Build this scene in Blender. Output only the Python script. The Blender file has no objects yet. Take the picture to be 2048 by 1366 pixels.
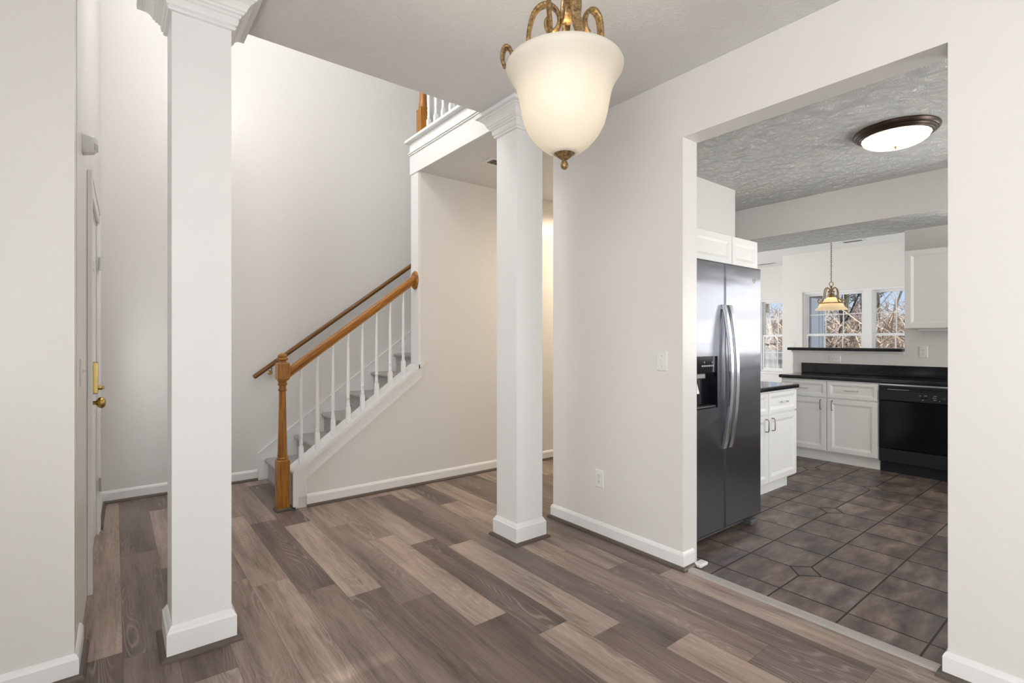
import bpy, bmesh, math, random
from mathutils import Vector, Matrix, noise as mnoise
random.seed(7)
C = bpy.context.scene
COL = C.collection
PI = math.pi

# ------------------------------------------------------------------ camera, world, lights, exposure
CAMH = 1.288
cd = bpy.data.cameras.new('camera'); cam = bpy.data.objects.new('camera', cd); COL.objects.link(cam)
cam.location = (0, 0, CAMH)
cam.rotation_euler = (PI/2, 0, -math.radians(38.2))
cd.sensor_fit = 'HORIZONTAL'; cd.sensor_width = 36.0
cd.lens = 36.0*1010/2048
cd.shift_y = -3.0/2048
cd.clip_start = 0.02; cd.clip_end = 300
C.camera = cam
C.view_settings.view_transform = 'Standard'
C.view_settings.look = 'None'
C.view_settings.gamma = 1
C.view_settings.use_curve_mapping = False
C.view_settings.exposure = 0.6

w = bpy.data.worlds.new('World'); C.world = w; w.use_nodes = True
nt = w.node_tree; nt.nodes.clear()
out = nt.nodes.new('ShaderNodeOutputWorld'); bg = nt.nodes.new('ShaderNodeBackground')
tc = nt.nodes.new('ShaderNodeTexCoord'); sep = nt.nodes.new('ShaderNodeSeparateXYZ')
cr = nt.nodes.new('ShaderNodeValToRGB')
nt.links.new(tc.outputs['Generated'], sep.inputs[0]); nt.links.new(sep.outputs['Z'], cr.inputs[0])
cr.color_ramp.elements[0].position = 0.0; cr.color_ramp.elements[0].color = (0.80, 0.90, 1.0, 1)
cr.color_ramp.elements[1].position = 0.13; cr.color_ramp.elements[1].color = (0.33, 0.57, 0.95, 1)
nt.links.new(cr.outputs[0], bg.inputs[0]); bg.inputs[1].default_value = 0.68
nt.links.new(bg.outputs[0], out.inputs[0])

def sun(name, rot, e, col):
    l = bpy.data.lights.new(name, 'SUN'); l.energy = e; l.color = col; l.angle = 0.01
    o = bpy.data.objects.new(name, l); COL.objects.link(o); o.rotation_euler = rot; return o
so = sun('sun', (0, 0, 0), 3.8, (1, .95, .86))
so.rotation_euler = Vector((.20, .80, -.56)).to_track_quat('-Z', 'Y').to_euler()

def area(name, loc, face, sx, sy, power, col=(1, 1, 1)):
    """window daylight, ceiling lamp light or added fill; face = direction it shines"""
    l = bpy.data.lights.new(name, 'AREA'); l.shape = 'RECTANGLE'; l.size = sx; l.size_y = sy
    l.energy = power; l.color = col
    o = bpy.data.objects.new(name, l); COL.objects.link(o); o.location = loc
    o.rotation_euler = Vector(face).to_track_quat('-Z', 'Z' if abs(face[2]) < .5 else 'Y').to_euler()
    return o
DAY = (0.985, 0.985, 0.98)
area('daylight_dining_back', (-.20, -1.72, 1.35), (0, 1, .1), .50, 2.4, 4, DAY)
area('daylight_dining_front', (-1.42, -.75, 1.45), (1, 0, .35), 1.4, 1.7, 86, DAY)
area('daylight_foyer_high', (-0.24, 3.85, 4.45), (1, 0, -.8), 1.5, 1.3, 14, DAY)
area('daylight_sink', (6.62, -0.12, 1.63), (-1, 0, .45), 1.1, .9, 40, (1, .985, .95))
area('daylight_kitchen_end', (4.9, -2.32, 1.5), (0, 1, .8), 1.5, 1.6, 66, (1, .985, .95))
area('fill_family', (7.0, 7.16, 1.15), (0, -1, .2), 3.4, 2.0, 88, (1, .98, .94))  # added fill, set low and wide to lift the bulkhead underside
area('fill_breakfast_side', (8.0, 0.88, 1.5), (0, 1, .35), 1.6, 1.6, 10, DAY)  # added off-view fill for the breakfast room
area('daylight_sidelight', (-0.235, 4.615, 1.10), (1, 0, 0), .30, 1.8, 20, DAY)
area('hall_lamp_light', (4.15, 3.45, 2.66), (0, 0, -1), .3, .3, 16, (1, .83, .6))

# ------------------------------------------------------------------ mesh helpers
ORG = {}
def empty(name, loc):
    o = bpy.data.objects.new(name, None); COL.objects.link(o); o.location = loc
    o.empty_display_size = .1; ORG[o.name] = Vector(loc); return o
def tag(o, label=None, cat=None, group=None, kind=None):
    if label: o['label'] = label
    if cat: o['category'] = cat
    if group: o['group'] = group
    if kind: o['kind'] = kind
    return o
def thing(name, loc, label, cat, group=None):
    return tag(empty(name, loc), label, cat, group)
def obj(name, bm, mat, parent=None, smooth=False, origin=None, recalc=True):
    if recalc: bmesh.ops.recalc_face_normals(bm, faces=bm.faces)
    if parent is not None: org = ORG[parent.name]
    elif origin is not None: org = Vector(origin)
    else:
        xs = [v.co for v in bm.verts]
        lo = Vector([min(c[i] for c in xs) for i in range(3)]); hi = Vector([max(c[i] for c in xs) for i in range(3)])
        org = Vector(((lo.x+hi.x)/2, (lo.y+hi.y)/2, lo.z))
    for v in bm.verts: v.co -= org
    me = bpy.data.meshes.new(name); bm.to_mesh(me); bm.free()
    mats = mat if isinstance(mat, (list, tuple)) else [mat]
    for m in mats: me.materials.append(m)
    if smooth:
        for p in me.polygons: p.use_smooth = True
        try: me.set_sharp_from_angle(angle=math.radians(smooth if smooth is not True else 40))
        except Exception: pass
    o = bpy.data.objects.new(name, me); COL.objects.link(o)
    if parent is not None: o.parent = parent
    else: o.location = org
    ORG[o.name] = org
    return o
def struct(name, bm, mat, **k):
    return tag(obj(name, bm, mat, **k), kind='structure')
def copy_tree(o, parent=None):
    c = o.copy(); COL.objects.link(c)
    if parent is not None: c.parent = parent
    for ch in list(o.children): copy_tree(ch, c)
    return c
def BM(): return bmesh.new()
def box(bm, x0, x1, y0, y1, z0, z1, bev=0):
    x0, x1 = min(x0, x1), max(x0, x1); y0, y1 = min(y0, y1), max(y0, y1); z0, z1 = min(z0, z1), max(z0, z1)
    if bev > 0:
        b = min(bev, (x1-x0)*.49, (y1-y0)*.49, (z1-z0)*.49)
        t = bmesh.new()
        box(t, x0, x1, y0, y1, z0, z1)
        bmesh.ops.bevel(t, geom=list(t.edges), offset=b, segments=2, profile=.5, affect='EDGES')
        merge(bm, t); return
    v = [bm.verts.new(p) for p in ((x0, y0, z0), (x1, y0, z0), (x1, y1, z0), (x0, y1, z0), (x0, y0, z1), (x1, y0, z1), (x1, y1, z1), (x0, y1, z1))]
    for f in ((0, 3, 2, 1), (4, 5, 6, 7), (0, 1, 5, 4), (1, 2, 6, 5), (2, 3, 7, 6), (3, 0, 4, 7)):
        bm.faces.new([v[i] for i in f])
def merge(bm, t):
    bmesh.ops.recalc_face_normals(t, faces=t.faces)
    m = {}
    for v in t.verts: m[v] = bm.verts.new(v.co)
    for f in t.faces: bm.faces.new([m[v] for v in f.verts])
    t.free()
def loft(bm, loops, cap0=True, cap1=True, closed=True):
    R = [[bm.verts.new(p) for p in L] for L in loops]
    n = len(R[0])
    for a, b in zip(R[:-1], R[1:]):
        for i in range(n if closed else n-1):
            j = (i+1) % n
            bm.faces.new((a[i], a[j], b[j], b[i]))
    if cap0: bm.faces.new(R[0][::-1])
    if cap1: bm.faces.new(R[-1])
    return R
def lathe(bm, prof, c=(0, 0, 0), n=32, cap0=True, cap1=True):
    loops = []
    for r, z in prof:
        r = max(r, 1e-4)
        loops.append([(c[0]+r*math.cos(2*PI*i/n), c[1]+r*math.sin(2*PI*i/n), c[2]+z) for i in range(n)])
    loft(bm, loops, cap0, cap1)
def tube(bm, pts, rad, n=10, cap=True):
    pts = [Vector(p) for p in pts]; k = len(pts)
    rads = rad if isinstance(rad, (list, tuple)) else [rad]*k
    t = (pts[1]-pts[0]).normalized()
    a = t.cross(Vector((0, 0, 1)))
    if a.length < .1: a = t.cross(Vector((0, 1, 0)))
    a.normalize()
    loops = []
    for i in range(k):
        if i == 0: tt = pts[1]-pts[0]
        elif i == k-1: tt = pts[-1]-pts[-2]
        else: tt = pts[i+1]-pts[i-1]
        tt.normalize(); a = (a-tt*a.dot(tt)).normalized(); b = tt.cross(a)
        loops.append([pts[i]+(a*math.cos(2*PI*j/n)+b*math.sin(2*PI*j/n))*rads[i] for j in range(n)])
    loft(bm, loops, cap, cap)
def ribbon(bm, pts, axis, wd, th, n=10):
    """flat bar of width wd (along axis) and thickness th following a planar curve"""
    pts = [Vector(p) for p in pts]; k = len(pts); ax = Vector(axis).normalized()
    loops = []
    for i in range(k):
        tt = (pts[min(i+1, k-1)]-pts[max(i-1, 0)]).normalized(); nn = tt.cross(ax).normalized()
        W = wd[i] if isinstance(wd, (list, tuple)) else wd
        T = th[i] if isinstance(th, (list, tuple)) else th
        L = []
        for j in range(n):
            q = 2*PI*j/n; cx, sx = math.cos(q), math.sin(q)
            ex = math.copysign(abs(cx)**.6, cx); ey = math.copysign(abs(sx)**.6, sx)
            L.append(pts[i]+ax*ex*W/2+nn*ey*T/2)
        loops.append(L)
    loft(bm, loops)
def prism(bm, poly, axis, a0, a1):
    """poly: 2D points; axis 'x' (poly=(y,z)), 'y' (poly=(x,z)), 'z' (poly=(x,y))"""
    def P(p, t):
        return {'x': (t, p[0], p[1]), 'y': (p[0], t, p[1]), 'z': (p[0], p[1], t)}[axis]
    loft(bm, [[P(p, a0) for p in poly], [P(p, a1) for p in poly]])
def rings(bm, O, ux, uy, n, wd, ht, lst, back=True):
    """nested rectangles: lst of (inset, depth along n)"""
    O, ux, uy, n = Vector(O), Vector(ux), Vector(uy), Vector(n)
    loops = []
    for ins, d in lst:
        loops.append([O+ux*a+uy*b+n*d for a, b in ((ins, ins), (wd-ins, ins), (wd-ins, ht-ins), (ins, ht-ins))])
    loft(bm, loops, back, True)
def bez(p0, p1, p2, p3, n=12):
    P = [Vector(p) for p in (p0, p1, p2, p3)]
    return [P[0]*(1-t)**3+P[1]*3*t*(1-t)**2+P[2]*3*t*t*(1-t)+P[3]*t**3 for t in [i/n for i in range(n+1)]]
def catmull(P, n=6):
    P = [Vector(p) for p in P]; Q = [P[0]*2-P[1]]+P+[P[-1]*2-P[-2]]; r = []
    for i in range(1, len(Q)-2):
        a, b, c, d = Q[i-1:i+3]
        for k in range(n):
            t = k/n
            r.append(.5*((2*b)+(c-a)*t+(2*a-5*b+4*c-d)*t*t+(3*b-a-3*c+d)*t**3))
    r.append(P[-1]); return r

# ------------------------------------------------------------------ materials
def M(name):
    m = bpy.data.materials.new(name); m.use_nodes = True; t = m.node_tree
    return m, t, t.nodes['Principled BSDF']
def N(t, ty, **k):
    n = t.nodes.new(ty)
    for a, b in k.items():
        if a.startswith('_'): setattr(n, a[1:], b)
        else: n.inputs[a.replace('__', ' ')].default_value = b
    return n
def flat(name, col, rough=.5, metal=0, spec=.5, coat=0):
    m, t, p = M(name)
    p.inputs['Base Color'].default_value = (*col, 1); p.inputs['Roughness'].default_value = rough
    p.inputs['Metallic'].default_value = metal; p.inputs['Specular IOR Level'].default_value = spec
    p.inputs['Coat Weight'].default_value = coat
    return m
def bump(t, p, h, strength, dist):
    b = N(t, 'ShaderNodeBump', Strength=strength, Distance=dist); t.links.new(h, b.inputs['Height']); t.links.new(b.outputs[0], p.inputs['Normal'])
def coords(t, kind='Object', scale=(1, 1, 1), rot=(0, 0, 0)):
    tc = N(t, 'ShaderNodeTexCoord'); mp = N(t, 'ShaderNodeMapping'); mp.inputs['Scale'].default_value = scale; mp.inputs['Rotation'].default_value = rot
    t.links.new(tc.outputs[kind], mp.inputs[0]); return mp.outputs[0]
def ramp(t, fac, stops):
    r = N(t, 'ShaderNodeValToRGB'); t.links.new(fac, r.inputs[0]); e = r.color_ramp.elements
    while len(e) < len(stops): e.new(.5)
    for el, (p, c) in zip(e, stops): el.position = p; el.color = (*c, 1)
    return r.outputs[0]
def mix(t, fac, a, b, mode='MIX'):
    n = t.nodes.new('ShaderNodeMix'); n.data_type = 'RGBA'; n.blend_type = mode
    for s, v in ((0, fac), (6, a), (7, b)):
        if hasattr(v, 'links') or hasattr(v, 'is_linked'): t.links.new(v, n.inputs[s])
        else: n.inputs[s].default_value = v if s == 0 else (*v, 1)
    return n.outputs[2]
def math_(t, op, a, b=None):
    n = N(t, 'ShaderNodeMath', _operation=op)
    for i, v in enumerate((a, b)):
        if v is None: continue
        if hasattr(v, 'is_linked'): t.links.new(v, n.inputs[i])
        else: n.inputs[i].default_value = v
    return n.outputs[0]

def paint(name, col, rough=.5, spec=.35, b=.04, sc=220):
    m, t, p = M(name); p.inputs['Base Color'].default_value = (*col, 1); p.inputs['Roughness'].default_value = rough; p.inputs['Specular IOR Level'].default_value = spec
    if b:
        nz = N(t, 'ShaderNodeTexNoise', Scale=sc, Detail=2.0); t.links.new(coords(t), nz.inputs['Vector']); bump(t, p, nz.outputs[0], b, .002)
    return m
WALL = paint('wall_paint', (.775, .755, .73), .30, .42)
TRIM = paint('trim_paint', (.84, .84, .83), .32, .45, 0)
CABW = paint('cabinet_paint', (.80, .80, .785), .35, .4, 0)
def stomp(name, col, strength, sc):
    m, t, p = M(name); p.inputs['Base Color'].default_value = (*col, 1); p.inputs['Roughness'].default_value = .8; p.inputs['Specular IOR Level'].default_value = .2
    co = coords(t)
    big = N(t, 'ShaderNodeTexNoise', Scale=sc*.35, Detail=1.0); t.links.new(co, big.inputs['Vector'])
    ad = N(t, 'ShaderNodeVectorMath', _operation='MULTIPLY_ADD'); ad.inputs[1].default_value = (.55, .55, 0)
    t.links.new(big.outputs[1], ad.inputs[0]); t.links.new(co, ad.inputs[2])
    wv = N(t, 'ShaderNodeTexNoise', Scale=sc*1.3, Detail=5.0, Roughness=.62, Distortion=1.6); t.links.new(ad.outputs[0], wv.inputs['Vector'])
    st = N(t, 'ShaderNodeMapping'); st.inputs['Scale'].default_value = (1, .28, 1); st.inputs['Rotation'].default_value = (0, 0, .6); t.links.new(ad.outputs[0], st.inputs[0])
    w2 = N(t, 'ShaderNodeTexNoise', Scale=sc*3.2, Detail=3.0, Roughness=.6, Distortion=.8); t.links.new(st.outputs[0], w2.inputs['Vector'])
    a = math_(t, 'SUBTRACT', wv.outputs[0], .5); a = math_(t, 'ABSOLUTE', a); a = math_(t, 'MULTIPLY', a, 2.2)
    s = math_(t, 'ADD', a, math_(t, 'MULTIPLY', w2.outputs[0], .9))
    bump(t, p, s, strength, .02)
    return m
CEIL = stomp('stomped_ceiling_paint', (.82, .815, .80), .35, 17)
CEILK = stomp('brushed_ceiling_paint', (.82, .82, .80), .85, 22)
CEILB = stomp('plain_ceiling_paint', (.82, .82, .81), .15, 9)

def plank_mat():
    m, t, p = M('vinyl_plank')
    at = N(t, 'ShaderNodeAttribute', _attribute_name='plank'); sp = N(t, 'ShaderNodeSeparateColor'); t.links.new(at.outputs['Color'], sp.inputs[0])
    uv = N(t, 'ShaderNodeUVMap', _uv_map='UVMap'); su = N(t, 'ShaderNodeSeparateXYZ'); t.links.new(uv.outputs[0], su.inputs[0])
    def vec(sx, sy, off):
        c = N(t, 'ShaderNodeCombineXYZ'); t.links.new(math_(t, 'MULTIPLY', su.outputs[0], sx), c.inputs[0]); t.links.new(math_(t, 'MULTIPLY', su.outputs[1], sy), c.inputs[1])
        t.links.new(math_(t, 'MULTIPLY', sp.outputs[1], off), c.inputs[2]); return c.outputs[0]
    g1 = N(t, 'ShaderNodeTexNoise', Scale=1.0, Detail=7.0, Roughness=.65, Distortion=.35); t.links.new(vec(26, 1.7, 37), g1.inputs['Vector'])
    g2 = N(t, 'ShaderNodeTexNoise', Scale=1.0, Detail=4.0, Roughness=.6); t.links.new(vec(150, 7, 61), g2.inputs['Vector'])
    g3 = N(t, 'ShaderNodeTexNoise', Scale=1.0, Detail=2.0, Roughness=.5); t.links.new(vec(9, 1.1, 19), g3.inputs['Vector'])
    # cathedral figure: contour lines of a smooth stretched field
    cf = N(t, 'ShaderNodeTexNoise', Scale=1.0, Detail=1.0, Roughness=.4, Distortion=.2); t.links.new(vec(8.5, .95, 83), cf.inputs['Vector'])
    rn = math_(t, 'SINE', math_(t, 'MULTIPLY', cf.outputs[0], 150.0))
    rn = math_(t, 'MULTIPLY', math_(t, 'ADD', rn, 1.0), .5)
    rn = math_(t, 'POWER', rn, 5.0)
    fig = N(t, 'ShaderNodeTexNoise', Scale=1.0, Detail=1.0); t.links.new(vec(9, .8, 113), fig.inputs['Vector'])
    fm = math_(t, 'MULTIPLY', rn, N_clamp(t, fig.outputs[0], .48, .66))
    base = ramp(t, sp.outputs[0], [(0, (.060, .040, .033)), (.25, (.115, .080, .066)), (.5, (.215, .158, .128)), (.75, (.36, .275, .222)), (1, (.48, .38, .31))])
    grey = mix(t, sp.outputs[2], base, (.24, .20, .185))
    lum = math_(t, 'ADD', math_(t, 'MULTIPLY', g1.outputs[0], 1.0), math_(t, 'MULTIPLY', g3.outputs[0], 1.25))
    lum = math_(t, 'ADD', lum, math_(t, 'MULTIPLY', g2.outputs[0], .95))
    sc = N_clamp(t, lum, 1.12, 2.02)
    shade = ramp(t, sc, [(0, (.46, .43, .42)), (.5, (1.12, 1.12, 1.12)), (1, (1.66, 1.67, 1.68))])
    c1 = mix(t, 1.0, grey, shade, 'MULTIPLY')
    c2 = mix(t, math_(t, 'MULTIPLY', fm, .30), c1, (.58, .50, .44))
    # seams
    uvs = N(t, 'ShaderNodeUVMap', _uv_map='edge'); se = N(t, 'ShaderNodeSeparateXYZ'); t.links.new(uvs.outputs[0], se.inputs[0])
    eu = math_(t, 'MINIMUM', se.outputs[0], se.outputs[1])
    seam = math_(t, 'LESS_THAN', eu, .0011)
    c3 = mix(t, math_(t, 'MULTIPLY', seam, .55), c2, (.05, .038, .03))
    t.links.new(c3, p.inputs['Base Color'])
    rr = math_(t, 'ADD', math_(t, 'MULTIPLY', g2.outputs[0], .16), .36); t.links.new(rr, p.inputs['Roughness'])
    p.inputs['Specular IOR Level'].default_value = .42
    bump(t, p, math_(t, 'SUBTRACT', lum, math_(t, 'MULTIPLY', seam, 1.5)), .12, .002)
    return m
def N_clamp(t, v, a, b):
    n = N(t, 'ShaderNodeMapRange'); t.links.new(v, n.inputs[0]); n.inputs[1].default_value = a; n.inputs[2].default_value = b
    return n.outputs[0]
PLANK = plank_mat()
def tile_mat():
    m, t, p = M('slate_look_tile')
    at = N(t, 'ShaderNodeAttribute', _attribute_name='tile'); sp = N(t, 'ShaderNodeSeparateColor'); t.links.new(at.outputs['Color'], sp.inputs[0])
    co = coords(t)
    ad = N(t, 'ShaderNodeVectorMath', _operation='ADD'); cb = N(t, 'ShaderNodeCombineXYZ'); t.links.new(math_(t, 'MULTIPLY', sp.outputs[1], 30), cb.inputs[2]); t.links.new(co, ad.inputs[0]); t.links.new(cb.outputs[0], ad.inputs[1])
    mp = N(t, 'ShaderNodeMapping'); mp.inputs['Scale'].default_value = (.6, 1.5, 1); t.links.new(ad.outputs[0], mp.inputs[0])
    a = N(t, 'ShaderNodeTexNoise', Scale=7.0, Detail=7.0, Roughness=.6); t.links.new(mp.outputs[0], a.inputs['Vector'])
    b = N(t, 'ShaderNodeTexNoise', Scale=3.5, Detail=3.0); t.links.new(ad.outputs[0], b.inputs['Vector'])
    f = N(t, 'ShaderNodeTexNoise', Scale=75.0, Detail=4.0, Roughness=.7); t.links.new(co, f.inputs['Vector'])
    c = ramp(t, a.outputs[0], [(.30, (.055, .044, .046)), (.45, (.112, .088, .082)), (.58, (.185, .145, .122)), (.72, (.26, .235, .22))])
    c2 = ramp(t, b.outputs[0], [(.3, (.85, .86, .92)), (.5, (1, .97, .95)), (.7, (1.15, 1.05, .93))])
    c = mix(t, 1.0, c, c2, 'MULTIPLY')
    tn = ramp(t, sp.outputs[0], [(0, (.72, .72, .74)), (1, (1.28, 1.25, 1.2))])
    c = mix(t, 1.0, c, tn, 'MULTIPLY')
    # pale scuffing in patches
    pt = N(t, 'ShaderNodeTexNoise', Scale=9.0, Detail=2.0); t.links.new(ad.outputs[0], pt.inputs['Vector'])
    sc = math_(t, 'MULTIPLY', N_clamp(t, f.outputs[0], .58, .72), N_clamp(t, pt.outputs[0], .56, .72))
    c = mix(t, math_(t, 'MULTIPLY', sc, .5), c, (.5, .47, .45))
    t.links.new(c, p.inputs['Base Color'])
    t.links.new(math_(t, 'ADD', math_(t, 'MULTIPLY', f.outputs[0], .2), .30), p.inputs['Roughness'])
    p.inputs['Specular IOR Level'].default_value = .5
    bump(t, p, math_(t, 'ADD', math_(t, 'MULTIPLY', a.outputs[0], 1.4), math_(t, 'MULTIPLY', f.outputs[0], .3)), .25, .004)
    return m
TILE = tile_mat()
GROUT = flat('grout', (.045, .038, .036), .9)
def oak(name, scale, rot=(0, 0, 0), dark=1.0):
    m, t, p = M(name); co = coords(t, 'Object', (1, 1, 1), rot)
    mp = N(t, 'ShaderNodeMapping'); mp.inputs['Scale'].default_value = scale; t.links.new(co, mp.inputs[0])
    a = N(t, 'ShaderNodeTexNoise', Scale=1.0, Detail=6.0, Roughness=.65, Distortion=.4); t.links.new(mp.outputs[0], a.inputs['Vector'])
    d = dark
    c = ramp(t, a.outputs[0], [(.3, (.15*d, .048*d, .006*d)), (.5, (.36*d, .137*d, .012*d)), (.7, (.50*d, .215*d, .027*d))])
    t.links.new(c, p.inputs['Base Color']); p.inputs['Roughness'].default_value = .38; p.inputs['Coat Weight'].default_value = .12; p.inputs['Coat Roughness'].default_value = .2
    bump(t, p, a.outputs[0], .06, .001)
    return m
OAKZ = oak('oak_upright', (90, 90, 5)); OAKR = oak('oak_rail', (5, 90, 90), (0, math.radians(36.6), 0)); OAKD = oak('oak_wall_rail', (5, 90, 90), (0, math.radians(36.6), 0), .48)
def carpet_mat():
    m, t, p = M('speckled_carpet'); co = coords(t)
    a = N(t, 'ShaderNodeTexNoise', Scale=170.0, Detail=2.0, Roughness=.7); t.links.new(co, a.inputs['Vector'])
    b = N(t, 'ShaderNodeTexVoronoi', Scale=260.0); t.links.new(co, b.inputs['Vector'])
    c = ramp(t, a.outputs[0], [(.28, (.20, .16, .145)), (.38, (.46, .41, .385)), (.50, (.70, .665, .64)), (.64, (.86, .84, .82))])
    t.links.new(c, p.inputs['Base Color']); p.inputs['Roughness'].default_value = .95; p.inputs['Specular IOR Level'].default_value = .1
    p.inputs['Sheen Weight'].default_value = .15
    bump(t, p, math_(t, 'ADD', a.outputs[0], b.outputs[0]), .8, .012)
    return m
CARPET = carpet_mat()
def steel_mat():
    m, t, p = M('brushed_stainless'); co = coords(t, 'Object', (260, 260, 1.5))
    a = N(t, 'ShaderNodeTexNoise', Scale=1.0, Detail=3.0, Roughness=.6); t.links.new(co, a.inputs['Vector'])
    c2 = coords(t, 'Object', (2.2, 1, 9.0)); wv = N(t, 'ShaderNodeTexNoise', Scale=1.0, Detail=1.0); t.links.new(c2, wv.inputs['Vector'])
    p.inputs['Base Color'].default_value = (.165, .17, .19, 1); p.inputs['Metallic'].default_value = 1
    t.links.new(math_(t, 'ADD', math_(t, 'MULTIPLY', a.outputs[0], .07), .265), p.inputs['Roughness'])
    p.inputs['Anisotropic'].default_value = .85
    tg = N(t, 'ShaderNodeTangent', _direction_type='RADIAL', _axis='Z'); t.links.new(tg.outputs[0], p.inputs['Tangent'])
    b1 = N(t, 'ShaderNodeBump', Strength=.22, Distance=.012); t.links.new(wv.outputs[0], b1.inputs['Height'])
    b2 = N(t, 'ShaderNodeBump', Strength=.03, Distance=.001); t.links.new(a.outputs[0], b2.inputs['Height']); t.links.new(b1.outputs[0], b2.inputs['Normal'])
    t.links.new(b2.outputs[0], p.inputs['Normal'])
    return m
STEEL = steel_mat()
NICKEL = flat('satin_nickel', (.50, .50, .50), .3, 1)
BRIGHT = flat('bright_steel', (.66, .68, .71), .22, 1)
PEWTER = flat('dark_pewter', (.20, .19, .185), .35, 1)
BRASS = flat('polished_brass', (.50, .36, .13), .24, 1)
BLKP = flat('black_gloss_panel', (.005, .006, .008), .12, 0, .22)
BLKS = flat('black_satin', (.014, .016, .021), .38, 0, .35)
DKG = flat('dark_grey_plastic', (.09, .09, .095), .5)
GREYC = flat('graphite_side', (.12, .12, .125), .5)
PLW = flat('white_plastic', (.80, .80, .78), .35)
SLOT = flat('slot_shadow_plastic', (.10, .085, .06), .6)
INK = flat('pale_grey_lettering', (.55, .56, .58), .6)
def laminate():
    m, t, p = M('black_speckled_laminate'); a = N(t, 'ShaderNodeTexNoise', Scale=420.0, Detail=2.0); t.links.new(coords(t), a.inputs['Vector'])
    c = ramp(t, a.outputs[0], [(.5, (.011, .011, .014)), (.66, (.03, .03, .035)), (.76, (.14, .14, .15))]); t.links.new(c, p.inputs['Base Color'])
    p.inputs['Roughness'].default_value = .10; p.inputs['Specular IOR Level'].default_value = .55
    return m
LAM = laminate()
def bronze():
    m, t, p = M('antique_bronze'); a = N(t, 'ShaderNodeTexNoise', Scale=90.0, Detail=4.0, Roughness=.7); t.links.new(coords(t), a.inputs['Vector'])
    c = ramp(t, a.outputs[0], [(.35, (.08, .052, .032)), (.5, (.30, .19, .075)), (.72, (.47, .35, .20))]); t.links.new(c, p.inputs['Base Color'])
    p.inputs['Metallic'].default_value = .6; p.inputs['Roughness'].default_value = .42
    bump(t, p, a.outputs[0], .35, .002); return m
BRONZE = bronze()
DKBRZ = flat('oil_rubbed_bronze', (.06, .04, .032), .35, .8)
def lampglass(name, col, emit, es, k=1.0):
    m, t, p = M(name)
    o = t.nodes['Material Output']; t.nodes.remove(p)
    tr = N(t, 'ShaderNodeBsdfTranslucent'); tr.inputs[0].default_value = (col[0]*k, col[1]*k, col[2]*k, 1)
    df = N(t, 'ShaderNodeBsdfDiffuse'); df.inputs[0].default_value = (*col, 1)
    gl = N(t, 'ShaderNodeBsdfGlossy'); gl.inputs[0].default_value = (1, 1, 1, 1); gl.inputs['Roughness'].default_value = .5
    em = N(t, 'ShaderNodeEmission'); em.inputs[0].default_value = (*emit, 1); em.inputs[1].default_value = es
    m1 = N(t, 'ShaderNodeMixShader'); m1.inputs[0].default_value = .5; t.links.new(tr.outputs[0], m1.inputs[1]); t.links.new(df.outputs[0], m1.inputs[2])
    m2 = N(t, 'ShaderNodeMixShader'); m2.inputs[0].default_value = .02; t.links.new(m1.outputs[0], m2.inputs[1]); t.links.new(gl.outputs[0], m2.inputs[2])
    ad = N(t, 'ShaderNodeAddShader'); t.links.new(m2.outputs[0], ad.inputs[0]); t.links.new(em.outputs[0], ad.inputs[1])
    t.links.new(ad.outputs[0], o.inputs[0]); return m
ALAB = lampglass('alabaster_lamp_glass', (.84, .79, .70), (1, .93, .80), .10, .11)
DOME = lampglass('ribbed_white_lamp_glass', (.85, .85, .83), (1, .97, .90), .08, .30)
AMBER = lampglass('cream_lamp_glass', (.74, .64, .46), (1, .76, .42), .14)
BULB = None
def bulb_mat(name, col, s):
    m, t, p = M(name); p.inputs['Emission Color'].default_value = (*col, 1); p.inputs['Emission Strength'].default_value = s; p.inputs['Base Color'].default_value = (1, 1, 1, 1); return m
def glass():
    m, t, p = M('window_glass'); o = t.nodes['Material Output']; t.nodes.remove(p)
    a = N(t, 'ShaderNodeBsdfTransparent'); g = N(t, 'ShaderNodeBsdfGlossy'); g.inputs['Roughness'].default_value = .02
    f = N(t, 'ShaderNodeFresnel'); f.inputs[0].default_value = 1.45
    mx = N(t, 'ShaderNodeMixShader'); t.links.new(f.outputs[0], mx.inputs[0]); t.links.new(a.outputs[0], mx.inputs[1]); t.links.new(g.outputs[0], mx.inputs[2]); t.links.new(mx.outputs[0], o.inputs[0]); return m
GLASS = glass()
SHOE = flat('brown_shoe_moulding', (.105, .08, .065), .45)
ALU = paint('greyed_transition_strip', (.42, .39, .365), .38, .5, .05, 60)
SIDING = flat('pink_beige_siding', (.52, .40, .37), .7)
def fencemat():
    m, t, p = M('weathered_fence_boards'); a = N(t, 'ShaderNodeTexNoise', Scale=1.0, Detail=5.0); t.links.new(coords(t, 'Object', (8, 8, .8)), a.inputs['Vector'])
    t.links.new(ramp(t, a.outputs[0], [(.3, (.20, .18, .165)), (.7, (.42, .39, .37))]), p.inputs['Base Color']); p.inputs['Roughness'].default_value = .9; return m
FENCE = fencemat()
def barkmat(name, a_, b_):
    m, t, p = M(name); a = N(t, 'ShaderNodeTexNoise', Scale=6.0, Detail=6.0); t.links.new(coords(t, 'Object', (3, 3, 1)), a.inputs['Vector'])
    t.links.new(ramp(t, a.outputs[0], [(.3, a_), (.7, b_)]), p.inputs['Base Color']); p.inputs['Roughness'].default_value = .95; return m
BARK = barkmat('grey_brown_bark', (.10, .08, .065), (.30, .25, .21)); IVY = barkmat('ivy_green_bark', (.03, .035, .025), (.13, .13, .09))
BRUSH = barkmat('dry_brush', (.36, .25, .17), (.72, .57, .44)); NEEDLE = barkmat('pine_needles', (.05, .075, .03), (.16, .20, .09))
LEAFG = barkmat('leaf_litter', (.26, .19, .12), (.50, .40, .29))

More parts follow.
